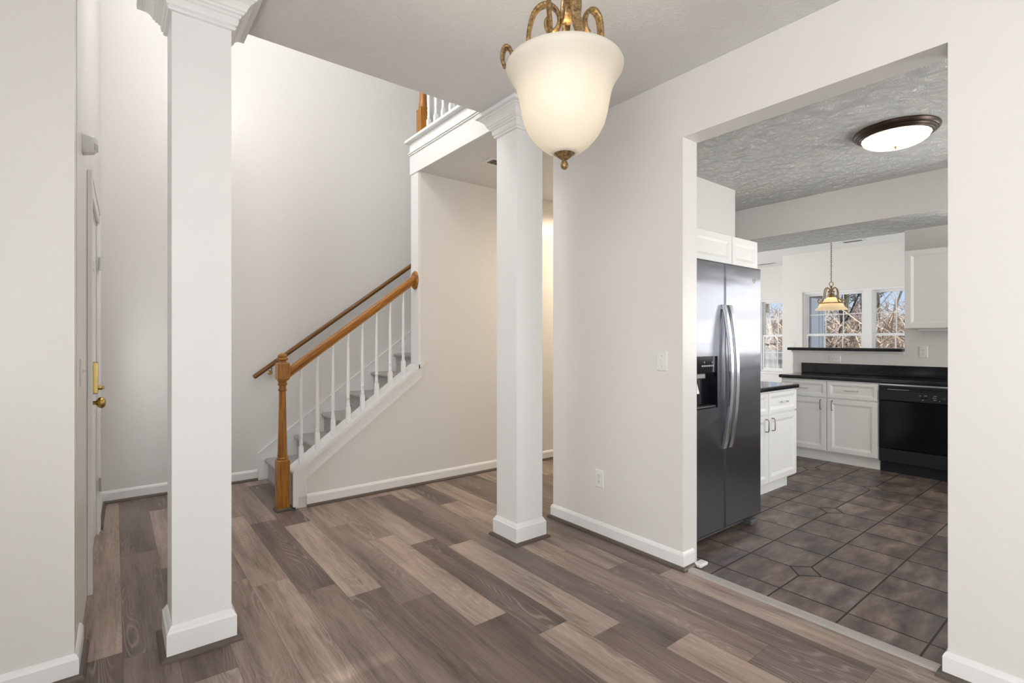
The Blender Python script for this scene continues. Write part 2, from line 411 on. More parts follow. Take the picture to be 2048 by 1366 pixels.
# ------------------------------------------------------------------ room shell
ZC = 2.78; XR = 2.505; T = .14
def wall_box(name, *a, mat=None):
    bm = BM(); box(bm, *a); return struct(name, bm, mat or WALL)
YB = -1.6; XL = -1.3
# wood floor, plank by plank (one slab, the boards are its pattern)
KX, KW, PL = .026, .1786, 1.22
JOINT = {-1: 2.63, 0: 1.35, 1: 3.45, 2: 4.25, 3: 2.90, 4: 2.675, 5: 2.49, 6: 3.49, 7: 1.89, 8: 1.665, 9: 1.503, 10: 1.262, 11: 3.444, 12: 1.893, 13: 1.68}
TONE = {(-1, 2.63): .62, (-1, 1.41): .18, (0, 2.57): .27, (0, 1.35): .3, (1, 4.67): .3, (1, 3.45): .66, (1, 2.23): .22, (1, 1.01): .45,
        (2, 4.25): .5, (2, 3.03): .55, (2, 1.81): .5, (3, 4.12): .55, (3, 2.90): .62, (3, 1.68): .66, (4, 3.895): .55, (4, 2.675): .24, (4, 1.455): .46, (4, .235): .4,
        (5, 3.71): .2, (5, 2.49): .74, (5, 1.27): .36, (6, 3.49): .66, (6, 2.27): .44, (6, 1.05): .30, (7, 4.33): .5, (7, 3.11): .55, (7, 1.89): .68, (7, .67): .22, (8, 4.105): .5, (8, 2.885): .68, (8, 1.665): .22, (8, .445): .62,
        (9, 3.943): .62, (9, 2.723): .24, (9, 1.503): .66, (9, .283): .32, (10, 3.702): .66, (10, 2.482): .34, (10, 1.262): .18, (10, .042): .72, (11, 3.444): .22, (11, 2.224): .66, (11, 1.004): .5,
        (12, 3.113): .60, (12, 1.893): .60, (12, .673): .26, (13, 2.90): .2, (13, 1.68): .24, (13, .46): .74}
def wood_floor():
    bm = BM(); uv = bm.loops.layers.uv.new('UVMap'); ed = bm.loops.layers.uv.new('edge'); cl = bm.loops.layers.float_color.new('plank')
    rnd = random.Random(3)
    def region(x0, x1, y0, y1):
        k0 = math.floor((x0-KX)/KW); k1 = math.ceil((x1-KX)/KW)
        for k in range(k0, k1):
            a, b = max(x0, KX+k*KW), min(x1, KX+(k+1)*KW)
            if b-a < 1e-4: continue
            j = JOINT.get(k, (k*.47) % PL)
            n = math.floor((y0-j)/PL)
            while j+n*PL < y1:
                ya, yb = j+n*PL, j+(n+1)*PL
                c, d = max(ya, y0), min(yb, y1)
                if d-c > 1e-4:
                    # key = near end (smaller Y) of the board
                    tone = None
                    for (kk, yy), tv in TONE.items():
                        if kk == k and abs(yy-ya) < .06: tone = tv
                    rr = random.Random(k*1000+n); r1 = rr.random(); r2 = rr.random(); r0 = rr.random()
                    if tone is None: tone = .2+.5*r0
                    p = [(a, c), (b, c), (b, d), (a, d)]
                    f = bm.faces.new([bm.verts.new((x, y, 0)) for x, y in p])
                    # split into quads along edges for the seam distance: store distances at corners via four triangles
                    for L, (x, y) in zip(f.loops, p):
                        L[uv].uv = (x, y); L[cl] = (tone, r1, .05+.30*r2, 1)
                        L[ed].uv = (1, 1)
                n += 1
    region(XL-.1, XR+.02, YB-.1, 2.70)
    region(XR+.02, 5.1, 2.69, 4.1)
    region(-.2, XR+.02, 2.70, 5.2)
    # narrow seam strips
    faces = list(bm.faces)
    for f in faces:
        xs = [l.vert.co.x for l in f.loops]; ys = [l.vert.co.y for l in f.loops]
        x0, x1, y0, y1 = min(xs), max(xs), min(ys), max(ys)
        if x1-x0 < .01 or y1-y0 < .01: continue
        c = f.loops[0][cl].copy(); bm.faces.remove(f)
        s = .004
        gx = [x0, x0+s, x1-s, x1]; gy = [y0, y0+s, y1-s, y1]; dx = [0, s, s, 0]
        V = [[bm.verts.new((gx[i], gy[j], 0)) for j in range(4)] for i in range(4)]
        for i in range(3):
            for j in range(3):
                q = bm.faces.new((V[i][j], V[i+1][j], V[i+1][j+1], V[i][j+1]))
                for L, (ii, jj) in zip(q.loops, ((i, j), (i+1, j), (i+1, j+1), (i, j+1))):
                    L[uv].uv = (gx[ii], gy[jj]); L[cl] = c
                    L[ed].uv = (0 if ii in (0, 3) else s, 0 if jj in (0, 3) else s)
    o = struct('floor', bm, PLANK, origin=(0, 0, 0), recalc=False)
    bm = BM(); box(bm, XL-.1, XR+.05, YB-.1, 5.2, -.12, -.002); box(bm, XR+.05, 5.1, 2.69, 5.2, -.12, -.002); struct('floor_subfloor', bm, GROUT)
    return o
wood_floor()
# kitchen tile floor: tiles with clipped corners and small diamond insets over dark grout
def tile_floor():
    bm = BM(); cl = bm.loops.layers.float_color.new('tile')
    PX, PY, X0, Y0 = .308, .3065, 3.024, 1.201
    dia = {(0, 0), (4, 1), (7, 1), (8, 3), (-1, -3), (3, -2), (6, -2), (10, 0), (11, 2), (12, 4), (1, 3), (2, -5), (9, -4), (14, 6), (10, 7), (15, 3), (19, 8)}
    D = .075; g = .0042
    def face(pts, tone, r):
        pts2 = []
        f = bm.faces.new([bm.verts.new((x, y, 0)) for x, y in pts])
        for L in f.loops: L[cl] = (tone, r, 0, 1)
    def region(x0, x1, y0, y1):
        for i in range(math.floor((x0-X0)/PX), math.ceil((x1-X0)/PX)):
            for j in range(math.floor((y0-Y0)/PY), math.ceil((y1-Y0)/PY)):
                ax, bx, ay, by = X0+i*PX+g, X0+(i+1)*PX-g, Y0+j*PY+g, Y0+(j+1)*PY-g
                ax, bx, ay, by = max(ax, x0), min(bx, x1), max(ay, y0), min(by, y1)
                if bx-ax < .01 or by-ay < .01: continue
                P = []
                d = D+g*1.2
                for (ci, cj), p, e1, e2 in (((i, j), (ax, ay), (0, d), (d, 0)), ((i+1, j), (bx, ay), (-d, 0), (0, d)), ((i+1, j+1), (bx, by), (0, -d), (-d, 0)), ((i, j+1), (ax, by), (d, 0), (0, -d))):
                    if (ci, cj) in dia:
                        P += [(p[0]+e1[0], p[1]+e1[1]), (p[0]+e2[0], p[1]+e2[1])]
                    else: P.append(p)
                rr = random.Random(i*91+j*7); face(P, .2+.6*rr.random(), rr.random())
    region(2.56, 6.46, -2.2, 2.60); region(4.86, 10.5, 2.60, 3.1); region(6.46, 9.34, 1.0, 2.60)
    for (i, j) in dia:
        x, y = X0+i*PX, Y0+j*PY
        if 2.65 < x < 6.35 and -2.1 < y < 2.5 or (4.95 < x < 10.4 and 2.7 < y < 3.0) or (6.6 < x < 9.2 and 1.1 < y < 2.5): face([(x-D, y), (x, y-D), (x+D, y), (x, y+D)], .35, random.random())
    struct('floor_kitchen', bm, TILE, origin=(0, 0, 0))
    bm = BM(); box(bm, 2.555, 6.46, -2.25, 2.60, -.12, -.0016); box(bm, 4.86, 10.5, 2.60, 3.1, -.12, -.0016); box(bm, 6.46, 9.34, 1.0, 2.60, -.12, -.0016); struct('floor_grout', bm, GROUT)
tile_floor()
bm = BM(); box(bm, 4.86, 10.5, 3.1, 7.05, -.12, .012); struct('floor_bounce_carpet', bm, CARPET)  # unseen pale carpet added to bounce light onto bulkhead and ceilings

def wall_with_holes(name, axis, a0, a1, u0, u1, z0, z1, holes, mat=None):
    """wall slab between planes a0,a1 of axis x or y; u along the other axis; holes (u0,u1,z0,z1)"""
    bm = BM()
    us = sorted({u0, u1, *[h[0] for h in holes], *[h[1] for h in holes]}); zs = sorted({z0, z1, *[h[2] for h in holes], *[h[3] for h in holes]})
    us = [u for u in us if u0 <= u <= u1]; zs = [z for z in zs if z0 <= z <= z1]
    def solid(i, j):
        if i < 0 or j < 0 or i >= len(us)-1 or j >= len(zs)-1: return False
        cu, cz = (us[i]+us[i+1])/2, (zs[j]+zs[j+1])/2
        return not any(h[0] < cu < h[1] and h[2] < cz < h[3] for h in holes)
    cache = {}
    def V(a, u, z):
        k = (a, u, z)
        if k not in cache: cache[k] = bm.verts.new((a, u, z) if axis == 'x' else (u, a, z))
        return cache[k]
    for i in range(len(us)-1):
        for j in range(len(zs)-1):
            if not solid(i, j): continue
            ua, ub, za, zb = us[i], us[i+1], zs[j], zs[j+1]
            for a in (a0, a1): bm.faces.new((V(a, ua, za), V(a, ub, za), V(a, ub, zb), V(a, ua, zb)))
            if not solid(i-1, j): bm.faces.new((V(a0, ua, za), V(a1, ua, za), V(a1, ua, zb), V(a0, ua, zb)))
            if not solid(i+1, j): bm.faces.new((V(a0, ub, za), V(a1, ub, za), V(a1, ub, zb), V(a0, ub, zb)))
            if not solid(i, j-1): bm.faces.new((V(a0, ua, za), V(a1, ua, za), V(a1, ub, za), V(a0, ub, za)))
            if not solid(i, j+1): bm.faces.new((V(a0, ua, zb), V(a1, ua, zb), V(a1, ub, zb), V(a0, ub, zb)))
    return struct(name, bm, mat or WALL)

# dining room
wall_with_holes('wall_right', 'x', XR, XR+T, YB, 2.70, 0, ZC, [(.487, 1.634, -1, 2.427)])
wall_with_holes('wall_back', 'y', YB-.14, YB, XL-.14, XR, 0, ZC, [(-.46, .06, .1, 2.6)])
wall_with_holes('wall_left', 'x', XL-.14, XL, YB, 2.66, 0, ZC, [(-1.45, -.05, .6, 2.3)])
bm = BM(); box(bm, -1.44, 7.2, -6.2, -2.36, 2.9, 3.0); box(bm, 3.5, 9.6, -2.36, .84, 2.9, 3.0); struct('sun_block_back', bm, CEILB)  # unseen slabs added to keep sun out of the rear windows
bm = BM(); box(bm, -4.6, XL-.14, -6.2, 5.6, 2.86, 3.0); struct('sun_block_front', bm, CEILB)  # unseen slab added to shade the dining front window from the sun
bm = BM(); box(bm, -3.4, -.32, -.8, 6.2, 5.5, 5.65); struct('sun_block_upper', bm, CEILB)  # unseen slab added to stop sun entering the high foyer window
wall_box('wall_stub', XL, -.12, 2.535, 2.66, 0, ZC)
bm = BM(); box(bm, XL-.14, XR+T, YB-.14, 2.733, ZC, ZC+.30); struct('ceiling_dining', bm, CEIL)
# foyer door wall (very slightly out of square, as photographed)
SH = .0136
def shear(bm):
    for v in bm.verts: v.co.x += (v.co.y-2.535)*SH
DY0, DY1, DZ = 3.40, 4.31, 2.06
def door_wall():
    o = None
    bm = BM()
    holes = [(DY0, DY1, -.01, DZ), (4.45, 4.79, .14, 2.06), (3.15, 4.55, 3.75, 5.1)]
    t = wall_with_holes('wall_door', 'x', -.26, -.12, 2.66, 5.25, 0, 5.4, holes)
    me = t.data; ox = t.location
    for v in me.vertices: v.co.x += (v.co.y+ox.y-2.535)*SH
door_wall()
wall_box('wall_far', -.3, 6.2, 5.11, 5.25, 0, 5.4)
wall_box('wall_upper_near', -.3, 5.3, 2.62, 2.733, ZC+.30, 5.4)
bm = BM(); box(bm, -.3, 6.2, 2.6, 5.25, 5.4, 5.5); struct('ceiling_foyer', bm, CEILB)
wall_box('wall_upper_end', 6.1, 6.2, 2.62, 5.25, 2.9, 5.4)
# understairs wall with rake, hall ceiling / landing
XB = 2.127
def capz(x): return .275+.74*(x-1.087)
bm = BM(); prism(bm, [(1.085, 0), (1.085, capz(1.085)), (XB, capz(XB)), (XB, 2.79), (5.0, 2.79), (5.0, 0)], 'y', 4.05, 4.185); struct('wall_stair', bm, WALL)
bm = BM(); box(bm, XB+.01, 6.1, 2.733, 4.05, 2.789, 3.07); struct('ceiling_hall', bm, CEIL)
wall_box('wall_hall_end', 4.97, 5.07, 2.70, 4.05, 0, 2.79)
# landing fascia with its mouldings
bm = BM(); box(bm, XB-.012, XB+.012, 2.70, 4.195, 2.789, 3.075); box(bm, XB+.0121, 5.0, 4.05, 4.195, 2.792, 3.075)
box(bm, XB-.03, XB+.0, 2.70, 4.205, 2.972, 2.985, .003); box(bm, XB-.022, XB+.0, 2.70, 4.2, 2.960, 2.972, .002)
struct('trim_landing_fascia', bm, TRIM)
bm = BM(); box(bm, XB-.05, XB+.12, 2.735, 4.235, 3.076, 3.103, .006); struct('trim_landing_cap', bm, TRIM)
bm = BM(); box(bm, XB-.004, XB+.02, 4.0485, 4.1865, capt(XB)-.002 if False else 1.06, 2.7885); struct('trim_stair_wall_end', bm, TRIM)

# kitchen shell
XK = 6.45
wall_box('wall_fridge', XR+T, 4.86, 2.58, 2.70, 0, ZC)
wall_with_holes('wall_kitchen_far', 'x', XK, XK+.11, -2.2, 1.600, 0, ZC, [(-.70, .45, 1.17, 2.1)])
wall_box('wall_half', XK, XK+.11, 1.600, 2.70, 0, 1.145)
wall_with_holes('wall_kitchen_end', 'y', -2.34, -2.2, 2.5, 6.56, 0, ZC, [(4.15, 5.65, .7, 2.3)])
wall_box('wall_kitchen_left', XR+.01, XR+T, -2.2, YB-.14, 0, ZC)
bm = BM(); box(bm, XR+T, XK+.11, -2.2, 2.6, ZC, ZC+.1); box(bm, 4.86, 5.7, 2.6, 7.1, ZC, ZC+.1); struct('ceiling_kitchen', bm, CEILK)
bm = BM(); box(bm, 5.66, XK+.11, -2.2, 7.1, 2.425, ZC); struct('wall_bulkhead', bm, [WALL, CEILK])
for f in bpy.data.objects['wall_bulkhead'].data.polygons:
    if f.normal.z < -.5: f.material_index = 1
# breakfast room
XW = 9.34
WIN_A = (2.83, 3.76); WIN_B = (1.85, 2.78); WZ0, WZ1 = .64, 2.11
wall_with_holes('wall_window', 'x', XW, XW+.15, 1.0, 4.09, 0, ZC, [(WIN_B[0], WIN_A[1], WZ0, WZ1)])
wall_box('wall_bump_side', XW+.15, 10.5, 3.95, 4.09, 0, ZC)
wall_with_holes('wall_bump_far', 'x', 10.5, 10.65, 3.95, 7.1, 0, ZC, [(4.12, 5.05, WZ0, WZ1)])
wall_with_holes('wall_breakfast_side', 'y', .86, 1.0, XK+.11, XW+.15, 0, ZC, [(7.2, 8.8, .7, 2.3)])
wall_with_holes('wall_family', 'y', 7.0, 7.14, 4.8, 10.65, 0, ZC, [(5.3, 8.7, .12, 2.2)])
wall_box('wall_family_side', 4.86, 4.97, 5.25, 7.0, 0, ZC)
bm = BM(); box(bm, XK+.11, 10.65, .86, 7.14, ZC, ZC+.1); struct('ceiling_breakfast', bm, CEILB)

# ------------------------------------------------------------------ baseboards and shoe moulding
BP = [(0, 0), (.014, 0), (.014, .078), (.010, .088), (.004, .096), (0, .098)]     # (out, up)
SP = [(.013, 0), (.033, 0), (.031, .010), (.025, .018), (.013, .021)]
def run(bm, prof, pts, side):
    """sweep a (out,up) profile along a horizontal polyline; side=+1 out is left of travel"""
    P = [Vector((p[0], p[1], 0)) for p in pts]; loops = []
    for i in range(len(P)):
        d0 = (P[i]-P[i-1]).normalized() if i > 0 else None; d1 = (P[i+1]-P[i]).normalized() if i < len(P)-1 else None
        def nrm(d): return Vector((-d.y, d.x, 0))*side
        if d0 is None: n = nrm(d1)
        elif d1 is None: n = nrm(d0)
        else:
            n = nrm(d0)+nrm(d1); n = n/max(n.dot(nrm(d0)), .2)
        loops.append([P[i]+n*o+Vector((0, 0, u)) for o, u in prof])
    loft(bm, loops)
def base(name, pts, side, shoe=True):
    bm = BM(); run(bm, BP, pts, side); struct('baseboard_'+name, bm, TRIM)
    if shoe:
        bm = BM(); run(bm, SP, pts, side); struct('trim_shoe_'+name, bm, SHOE)
base('right', [(XR+T, 2.70), (XR, 2.70), (XR, 1.634), (XR+.10, 1.634)], -1)
base('right_front', [(XR+T, .487), (XR, .487), (XR, YB)], -1)
base('stub', [(XL, 2.535), (-.12, 2.535), (-.1165, 2.80)], -1)
base('far', [(-.085, 5.11), (1.035, 5.11)], -1)
base('hall', [(1.165, 4.05), (4.97, 4.05)], -1)
base('door', [(-.095, 4.42), (-.085, 5.11)], -1)
base('left', [(XL, YB), (XL, 2.535)], -1)
bm = BM(); box(bm, XR+.085, XR+.165, 1.575, 1.634-.012, 0, .022, .008); struct('trim_jamb_foot', bm, TRIM)
# threshold strip
bm = BM(); prism(bm, [(XR-.002, 0.0), (XR+.004, .009), (XR+.03, .012), (XR+.055, .009), (XR+.062, 0.0)], 'y', .49, 1.632)
th = obj('threshold_strip', bm, ALU); tag(th, 'greyed transition strip between plank floor and kitchen tile', 'threshold')

# ------------------------------------------------------------------ columns
def square_sweep(bm, prof, x0, x1, y0, y1):
    loops = [[(x0-o, y0-o, z), (x1+o, y0-o, z), (x1+o, y1+o, z), (x0-o, y1+o, z)] for o, z in prof]
    loft(bm, loops)
CX0, CX1, CY0, CY1 = .182, .396, 2.460, 2.672
col = thing('column', ((CX0+CX1)/2, (CY0+CY1)/2, 0), 'square white column nearest the front door, standing on its own beside the stub wall', 'column')
bm = BM(); square_sweep(bm, [(0, .10), (0, 2.64)], CX0, CX1, CY0, CY1); obj('shaft', bm, TRIM, col)
bm = BM(); square_sweep(bm, [(.0185, 0), (.0185, .104), (.012, .113), (.010, .118), (.003, .130), (0, .131)], CX0, CX1, CY0, CY1); obj('base', bm, TRIM, col)
bm = BM(); square_sweep(bm, [(.0175, 0), (.040, 0), (.038, .008), (.032, .015), (.0185, .018)], CX0, CX1, CY0, CY1); tag(obj('shoe_moulding', bm, SHOE, col), 'brown shoe moulding')
bm = BM(); square_sweep(bm, [(0, 2.620), (.012, 2.622), (.016, 2.630), (.012, 2.636), (.020, 2.640), (.024, 2.652), (.024, 2.667), (.031, 2.671), (.033, 2.680), (.042, 2.684), (.044, 2.692), (.050, 2.696), (.054, 2.708), (.063, 2.722), (.078, 2.736), (.084, 2.738), (.086, 2.744), (.105, 2.750), (.107, 2.768), (.100, 2.7795), (0, 2.7795)], CX0, CX1, CY0, CY1); obj('crown', bm, TRIM, col)
c2 = copy_tree(col); c2.location = ((1.990+2.202)/2, (2.478+2.690)/2, 0)
c2['label'] = 'square white column standing in front of the hall opening by the right wall'
for o in (col, c2): o['group'] = 'dining room columns'

# ------------------------------------------------------------------ front door
SF = lambda x, y: x+(y-2.535)*SH
def door():
    root = tag(empty('door_1', (-.12, (DY0+DY1)/2, 0)), kind='structure')
    bm = BM(); xf = -.125
    box(bm, xf-.04, xf, DY0+.004, DY1-.004, .012, DZ-.004)
    for (a, b) in ((.12, .41), (.50, .79)):
        for (za, zb) in ((.22, .82), (1.0, 1.6), (1.72, 1.95)):
            rings(bm, (xf-.001, DY0+a, za), (0, 1, 0), (0, 0, 1), (1, 0, 0), b-a, zb-za, [(0, 0), (0, .004), (.012, .006), (.03, .002), (.05, .008)])
    shear(bm); obj('door_leaf', bm, TRIM, root)
    bm = BM(); cw = .085
    for y0, y1, z0, z1 in ((DY0-cw, DY0, 0, DZ+cw), (DY1, DY1+cw, 0, DZ+cw), (DY0-cw, DY1+cw, DZ, DZ+cw)):
        box(bm, -.12, -.104, y0, y1, z0, z1, .004)
        if z0 == 0: box(bm, -.119, -.098, (y0 if y0 < DY0 else y1-.02)-.002, (y0+.02 if y0 < DY0 else y1)+.002, z0, z1+.002, .003)
        else: box(bm, -.119, -.0985, y0-.001, y1+.001, z1-.02, z1+.003, .003)
    box(bm, -.26, -.121, DY0, DY0+.022, 0, DZ); box(bm, -.26, -.121, DY1-.022, DY1, 0, DZ); box(bm, -.26, -.121, DY0+.022, DY1-.022, DZ-.022, DZ)
    shear(bm); obj('door_casing', bm, TRIM, root)
    kx = SF(-.125, 3.47)
    bm = BM(); pr = [(.034, 0), (.034, .004), (.026, .008), (.012, .012), (.010, .03), (.013, .036), (.024, .042), (.030, .052), (.030, .062), (.022, .072), (.010, .076)]
    lathe(bm, pr, n=20)
    for v in bm.verts: v.co = Vector((kx+v.co.z, 3.465+v.co.x, .955+v.co.y))
    obj('door_knob', bm, BRASS, root, smooth=True)
    bm = BM(); box(bm, kx, kx+.044, 3.425, 3.505, 1.005, 1.172, .005); db = obj('deadbolt', bm, BRASS, root)
    bm = BM(); lathe(bm, [(.012, 0), (.012, .016), (.009, .018)], n=14)
    for v in bm.verts: v.co = Vector((kx+.044+v.co.z, 3.465+v.co.x, 1.035+v.co.y))
    box(bm, kx+.058, kx+.070, 3.452, 3.478, 1.028, 1.042, .002); obj('thumb_turn', bm, BRASS, db, smooth=True)
    for z in (.335, 1.79):
        bm = BM(); box(bm, SF(-.104, 4.30), SF(-.092, 4.30), 4.293, 4.308, z-.045, z+.045, .002); tag(obj('hinge', bm, NICKEL, root), 'dull metal hinge')
door()
# light switch on the end of the stub wall, security sensor
def plate_axes(face):
    return {'-x': ((0, -1, 0), (-1, 0, 0)), '+x': ((0, 1, 0), (1, 0, 0)), '-y': ((1, 0, 0), (0, -1, 0))}[face]
def wall_plate(kind, c, face, label, cat, group=None, horiz=False):
    ux, n = plate_axes(face); ux, n = Vector(ux), Vector(n); uz = Vector((0, 0, 1)); c = Vector(c)
    name = 'wall_outlet' if kind == 'outlet' else ('light_switch' if kind == 'switch' else 'double_light_switch')
    root = thing(name, c, label, cat, group)
    if horiz: ux, uz = uz, ux
    wd = .116 if kind == 'switch2' else .072; ht = .116
    bm = BM(); rings(bm, c-ux*wd/2-uz*ht/2, ux, uz, n, wd, ht, [(0, 0), (0, .0025), (.004, .006), (.006, .0062)]); obj('cover_plate', bm, PLW, root)
    if kind == 'outlet':
        for s in (-1, 1):
            q = c+uz*s*.0195
            bm = BM(); L = []
            for d, k in ((.004, 1), (.0082, 1), (.0086, .94)):
                L.append([q+n*d+ux*(.0165*k*math.cos(a))*1.0+uz*max(-.0125, min(.0125, .0165*k*math.sin(a))) for a in [2*PI*i/20 for i in range(20)]])
            loft(bm, L); r = obj('receptacle', bm, PLW, root)
            bm = BM()
            for dx, hh in ((-.0062, .0085), (.0062, .0072)):
                rings(bm, q+n*.0084+ux*(dx-.0013)+uz*(.003-hh/2), ux, uz, n, .0026, hh, [(0, 0), (0, .0006)])
            rings(bm, q+n*.0084+ux*(-.0024)+uz*(-.0098), ux, uz, n, .0048, .0048, [(0, 0), (0, .0006)])
            tag(obj('slots', bm, SLOT, r), 'dark contact slots')
        bm = BM(); L = [[c+n*d+ux*.003*math.cos(a)+uz*.003*math.sin(a) for a in [2*PI*i/10 for i in range(10)]] for d in (.005, .0068)]; loft(bm, L); obj('screw', bm, NICKEL, root)
    else:
        for off in ((0,) if kind == 'switch' else (-.023, .023)):
            q = c+ux*off
            bm = BM(); rings(bm, q-ux*.0055-uz*.012+n*.004, ux, uz, n, .011, .024, [(0, 0), (0, .0035), (.001, .004)])
            rings(bm, q-ux*.0035-uz*.001+n*.006, ux, uz, n, .007, .011, [(0, 0), (.0008, .010)]); obj('toggle', bm, PLW, root)
        for s in (-1, 1):
            bm = BM(); q = c+uz*s*.03; L = [[q+n*d+ux*.003*math.cos(a)+uz*.003*math.sin(a) for a in [2*PI*i/10 for i in range(10)]] for d in (.005, .0068)]; loft(bm, L); tag(obj('screw', bm, NICKEL, root), 'small metal screw')
    return root
wall_plate('switch', (XR, 1.769, 1.166), '-x', 'white single light switch on the right wall beside the kitchen opening', 'switch')
wall_plate('outlet', (XR, 2.253, .378), '-x', 'white upright outlet low on the right wall above the baseboard', 'outlet')
wall_plate('switch', (SF(-.12, 2.86), 2.86, 1.149), '+x', 'white light switch seen edge on beside the front door casing', 'switch')
wall_plate('switch', (.827-.045, 5.11, 1.171), '-y', 'white light switch peeping out past the column on the stair wall', 'switch')
wall_plate('outlet', (XK, 2.246, 1.072), '-x', 'white sideways outlet under the black breakfast bar ledge', 'outlet', horiz=True)
wall_plate('outlet', (XK, 1.445, 1.166), '-x', 'white upright outlet under the kitchen wall cabinet', 'outlet')
wall_plate('switch2', (XW, 3.93, 1.174), '-x', 'pale light switch plate beside the breakfast room windows', 'switch')
# motion sensor
sx = SF(-.12, 2.99)
ms = thing('motion_sensor', (sx, 2.99, 2.13), 'white curved motion sensor high beside the front door', 'motion sensor')
bm = BM(); L = []
for z, dep, hw in ((2.128, .012, .022), (2.134, .040, .030), (2.145, .052, .034), (2.20, .056, .034), (2.212, .050, .031), (2.216, .030, .026)):
    L.append([(sx+(dep*math.cos(a) if abs(a) < PI/2 else 0), 2.99+hw*math.sin(a), z) for a in [-PI/2+PI*i/12 for i in range(13)]])
loft(bm, L); obj('housing', bm, PLW, ms, smooth=50)
bm = BM(); L = []
for z in (2.150, 2.178): L.append([(sx+.0562*math.cos(a), 2.99+.0345*math.sin(a), z) for a in [-.7+1.4*i/8 for i in range(9)]]+[(sx+.05*math.cos(a), 2.99+.03*math.sin(a), z) for a in [.7-1.4*i/8 for i in range(9)]])
loft(bm, L); tag(obj('lens', bm, flat('sensor_lens', (.62, .61, .6), .3), ms), 'pale grey lens')

# ------------------------------------------------------------------ staircase
RISE, RUN, SX = .191, .256, 1.092
st = thing('staircase', (2.0, 4.65, 0), 'carpeted staircase climbing along the far wall behind white balusters', 'staircase')
for i in range(13):
    x = SX+RUN*i; z = RISE*(i+1)
    pr = [(x+.030, z-RISE), (x+.030, z-.045), (x+.010, z-.040), (x+.001, z-.030), (x-.002, z-.018), (x+.004, z-.006), (x+.018, z), (x+RUN+.030, z), (x+RUN+.030, z-RISE)]
    bm = BM(); prism(bm, pr, 'y', 4.187, 5.091)
    obj('step', bm, CARPET, st, smooth=60)
bm = BM(); a = .24; prism(bm, [(1.038, 0), (1.038, a), (4.7, a+.7395*3.662), (4.7, a+.7395*3.662-.5), (1.7, 0)], 'y', 5.092, 5.109)
prism(bm, [(1.036, a-.006), (1.036, a+.006), (4.7, a+.7395*3.664+.006), (4.7, a+.7395*3.664-.006)], 'y', 5.088, 5.109); obj('skirt_board', bm, TRIM, st)

# knee wall trim: cap, rake board, end post trim
def capt(x): return .305+.74*(x-1.09)
bm = BM(); prism(bm, [(1.060, capt(1.06)-.034), (1.060, capt(1.06)-.006), (1.066, capt(1.066)), (XB, capt(XB)), (XB, capt(XB)-.032)], 'y', 4.02, 4.21)
prism(bm, [(XB-.01, capt(XB-.01)-.032), (XB-.01, capt(XB-.01)), (2.165, capt(2.165)), (2.172, capt(2.165)-.006), (2.172, capt(2.165)-.027)], 'y', 4.02, 4.0495); struct('trim_stair_cap', bm, TRIM)
def rl(x): return .226+.74*(x-1.168)
bm = BM()
prism(bm, [(1.062, 0.02), (1.062, capz(1.062)-.006), (1.10, capz(1.10)-.006), (1.10, 0.02)], 'y', 4.030, 4.0495)
prism(bm, [(1.10, .085), (1.10, capz(1.10)-.006), (1.15, capz(1.15)-.006), (1.15, .085)], 'y', 4.036, 4.0495)
prism(bm, [(1.15, .088), (1.15, rl(1.15)), (1.163, rl(1.163)), (1.163, .088)], 'y', 4.033, 4.0495)
prism(bm, [(1.15, rl(1.15)+.01), (1.15, capz(1.15)-.006), (2.157, capz(2.157)-.006), (2.157, rl(2.157)+.01)], 'y', 4.037, 4.0495)
prism(bm, [(1.15, rl(1.15)-.002), (1.15, rl(1.15)+.012), (2.157, rl(2.157)+.012), (2.157, rl(2.157)-.002)], 'y', 4.033, 4.0495)
box(bm, 1.066, 1.0845, 4.0496, 4.185, .02, capz(1.075)-.006)
struct('trim_stair_rake', bm, TRIM)

rail = thing('stair_railing', (1.0, 4.085, 0), 'oak stair railing with turned newel post and white balusters', 'railing')
def newel_profile(z0, ztop_col):
    pass
def square_block(bm, cx, cy, hw, z0, z1, ch=.012, chtop=True, chbot=False):
    prof = []
    if chbot: prof += [(hw-ch, z0), (hw, z0+ch)]
    else: prof += [(hw, z0)]
    if chtop: prof += [(hw, z1-ch), (hw-ch, z1)]
    else: prof += [(hw, z1)]
    loft(bm, [[(cx-o, cy-o, z), (cx+o, cy-o, z), (cx+o, cy+o, z), (cx-o, cy+o, z)] for o, z in prof])
NX, NY = 1.0, 4.085
bm = BM(); square_block(bm, NX, NY, .043, 0.004, .385, .010)
square_block(bm, NX, NY, .043, .985, 1.118, .010, True, True)
lathe(bm, [(.036, .380), (.040, .386), (.040, .396), (.034, .402), (.036, .412), (.033, .45), (.029, .62), (.025, .84), (.0245, .900), (.030, .905), (.031, .913), (.026, .918), (.025, .940), (.033, .948), (.034, .958), (.029, .964), (.030, .972), (.037, .980), (.037, .990)], (NX, NY, 0), 24)
lathe(bm, [(.030, 1.112), (.026, 1.122), (.026, 1.130), (.038, 1.136), (.041, 1.142), (.038, 1.150), (.030, 1.156), (.034, 1.162), (.033, 1.172), (.022, 1.183), (.008, 1.188)], (NX, NY, 0), 24)
obj('newel_post', bm, OAKZ, rail, smooth=35)
bm = BM(); square_sweep(bm, [(0, 0), (.012, 0), (.012, .012), (.004, .022), (0, .024)], NX-.043, NX+.043, NY-.043, NY+.043); tag(obj('newel_shoe', bm, SHOE, rail), 'brown shoe moulding round the newel foot')
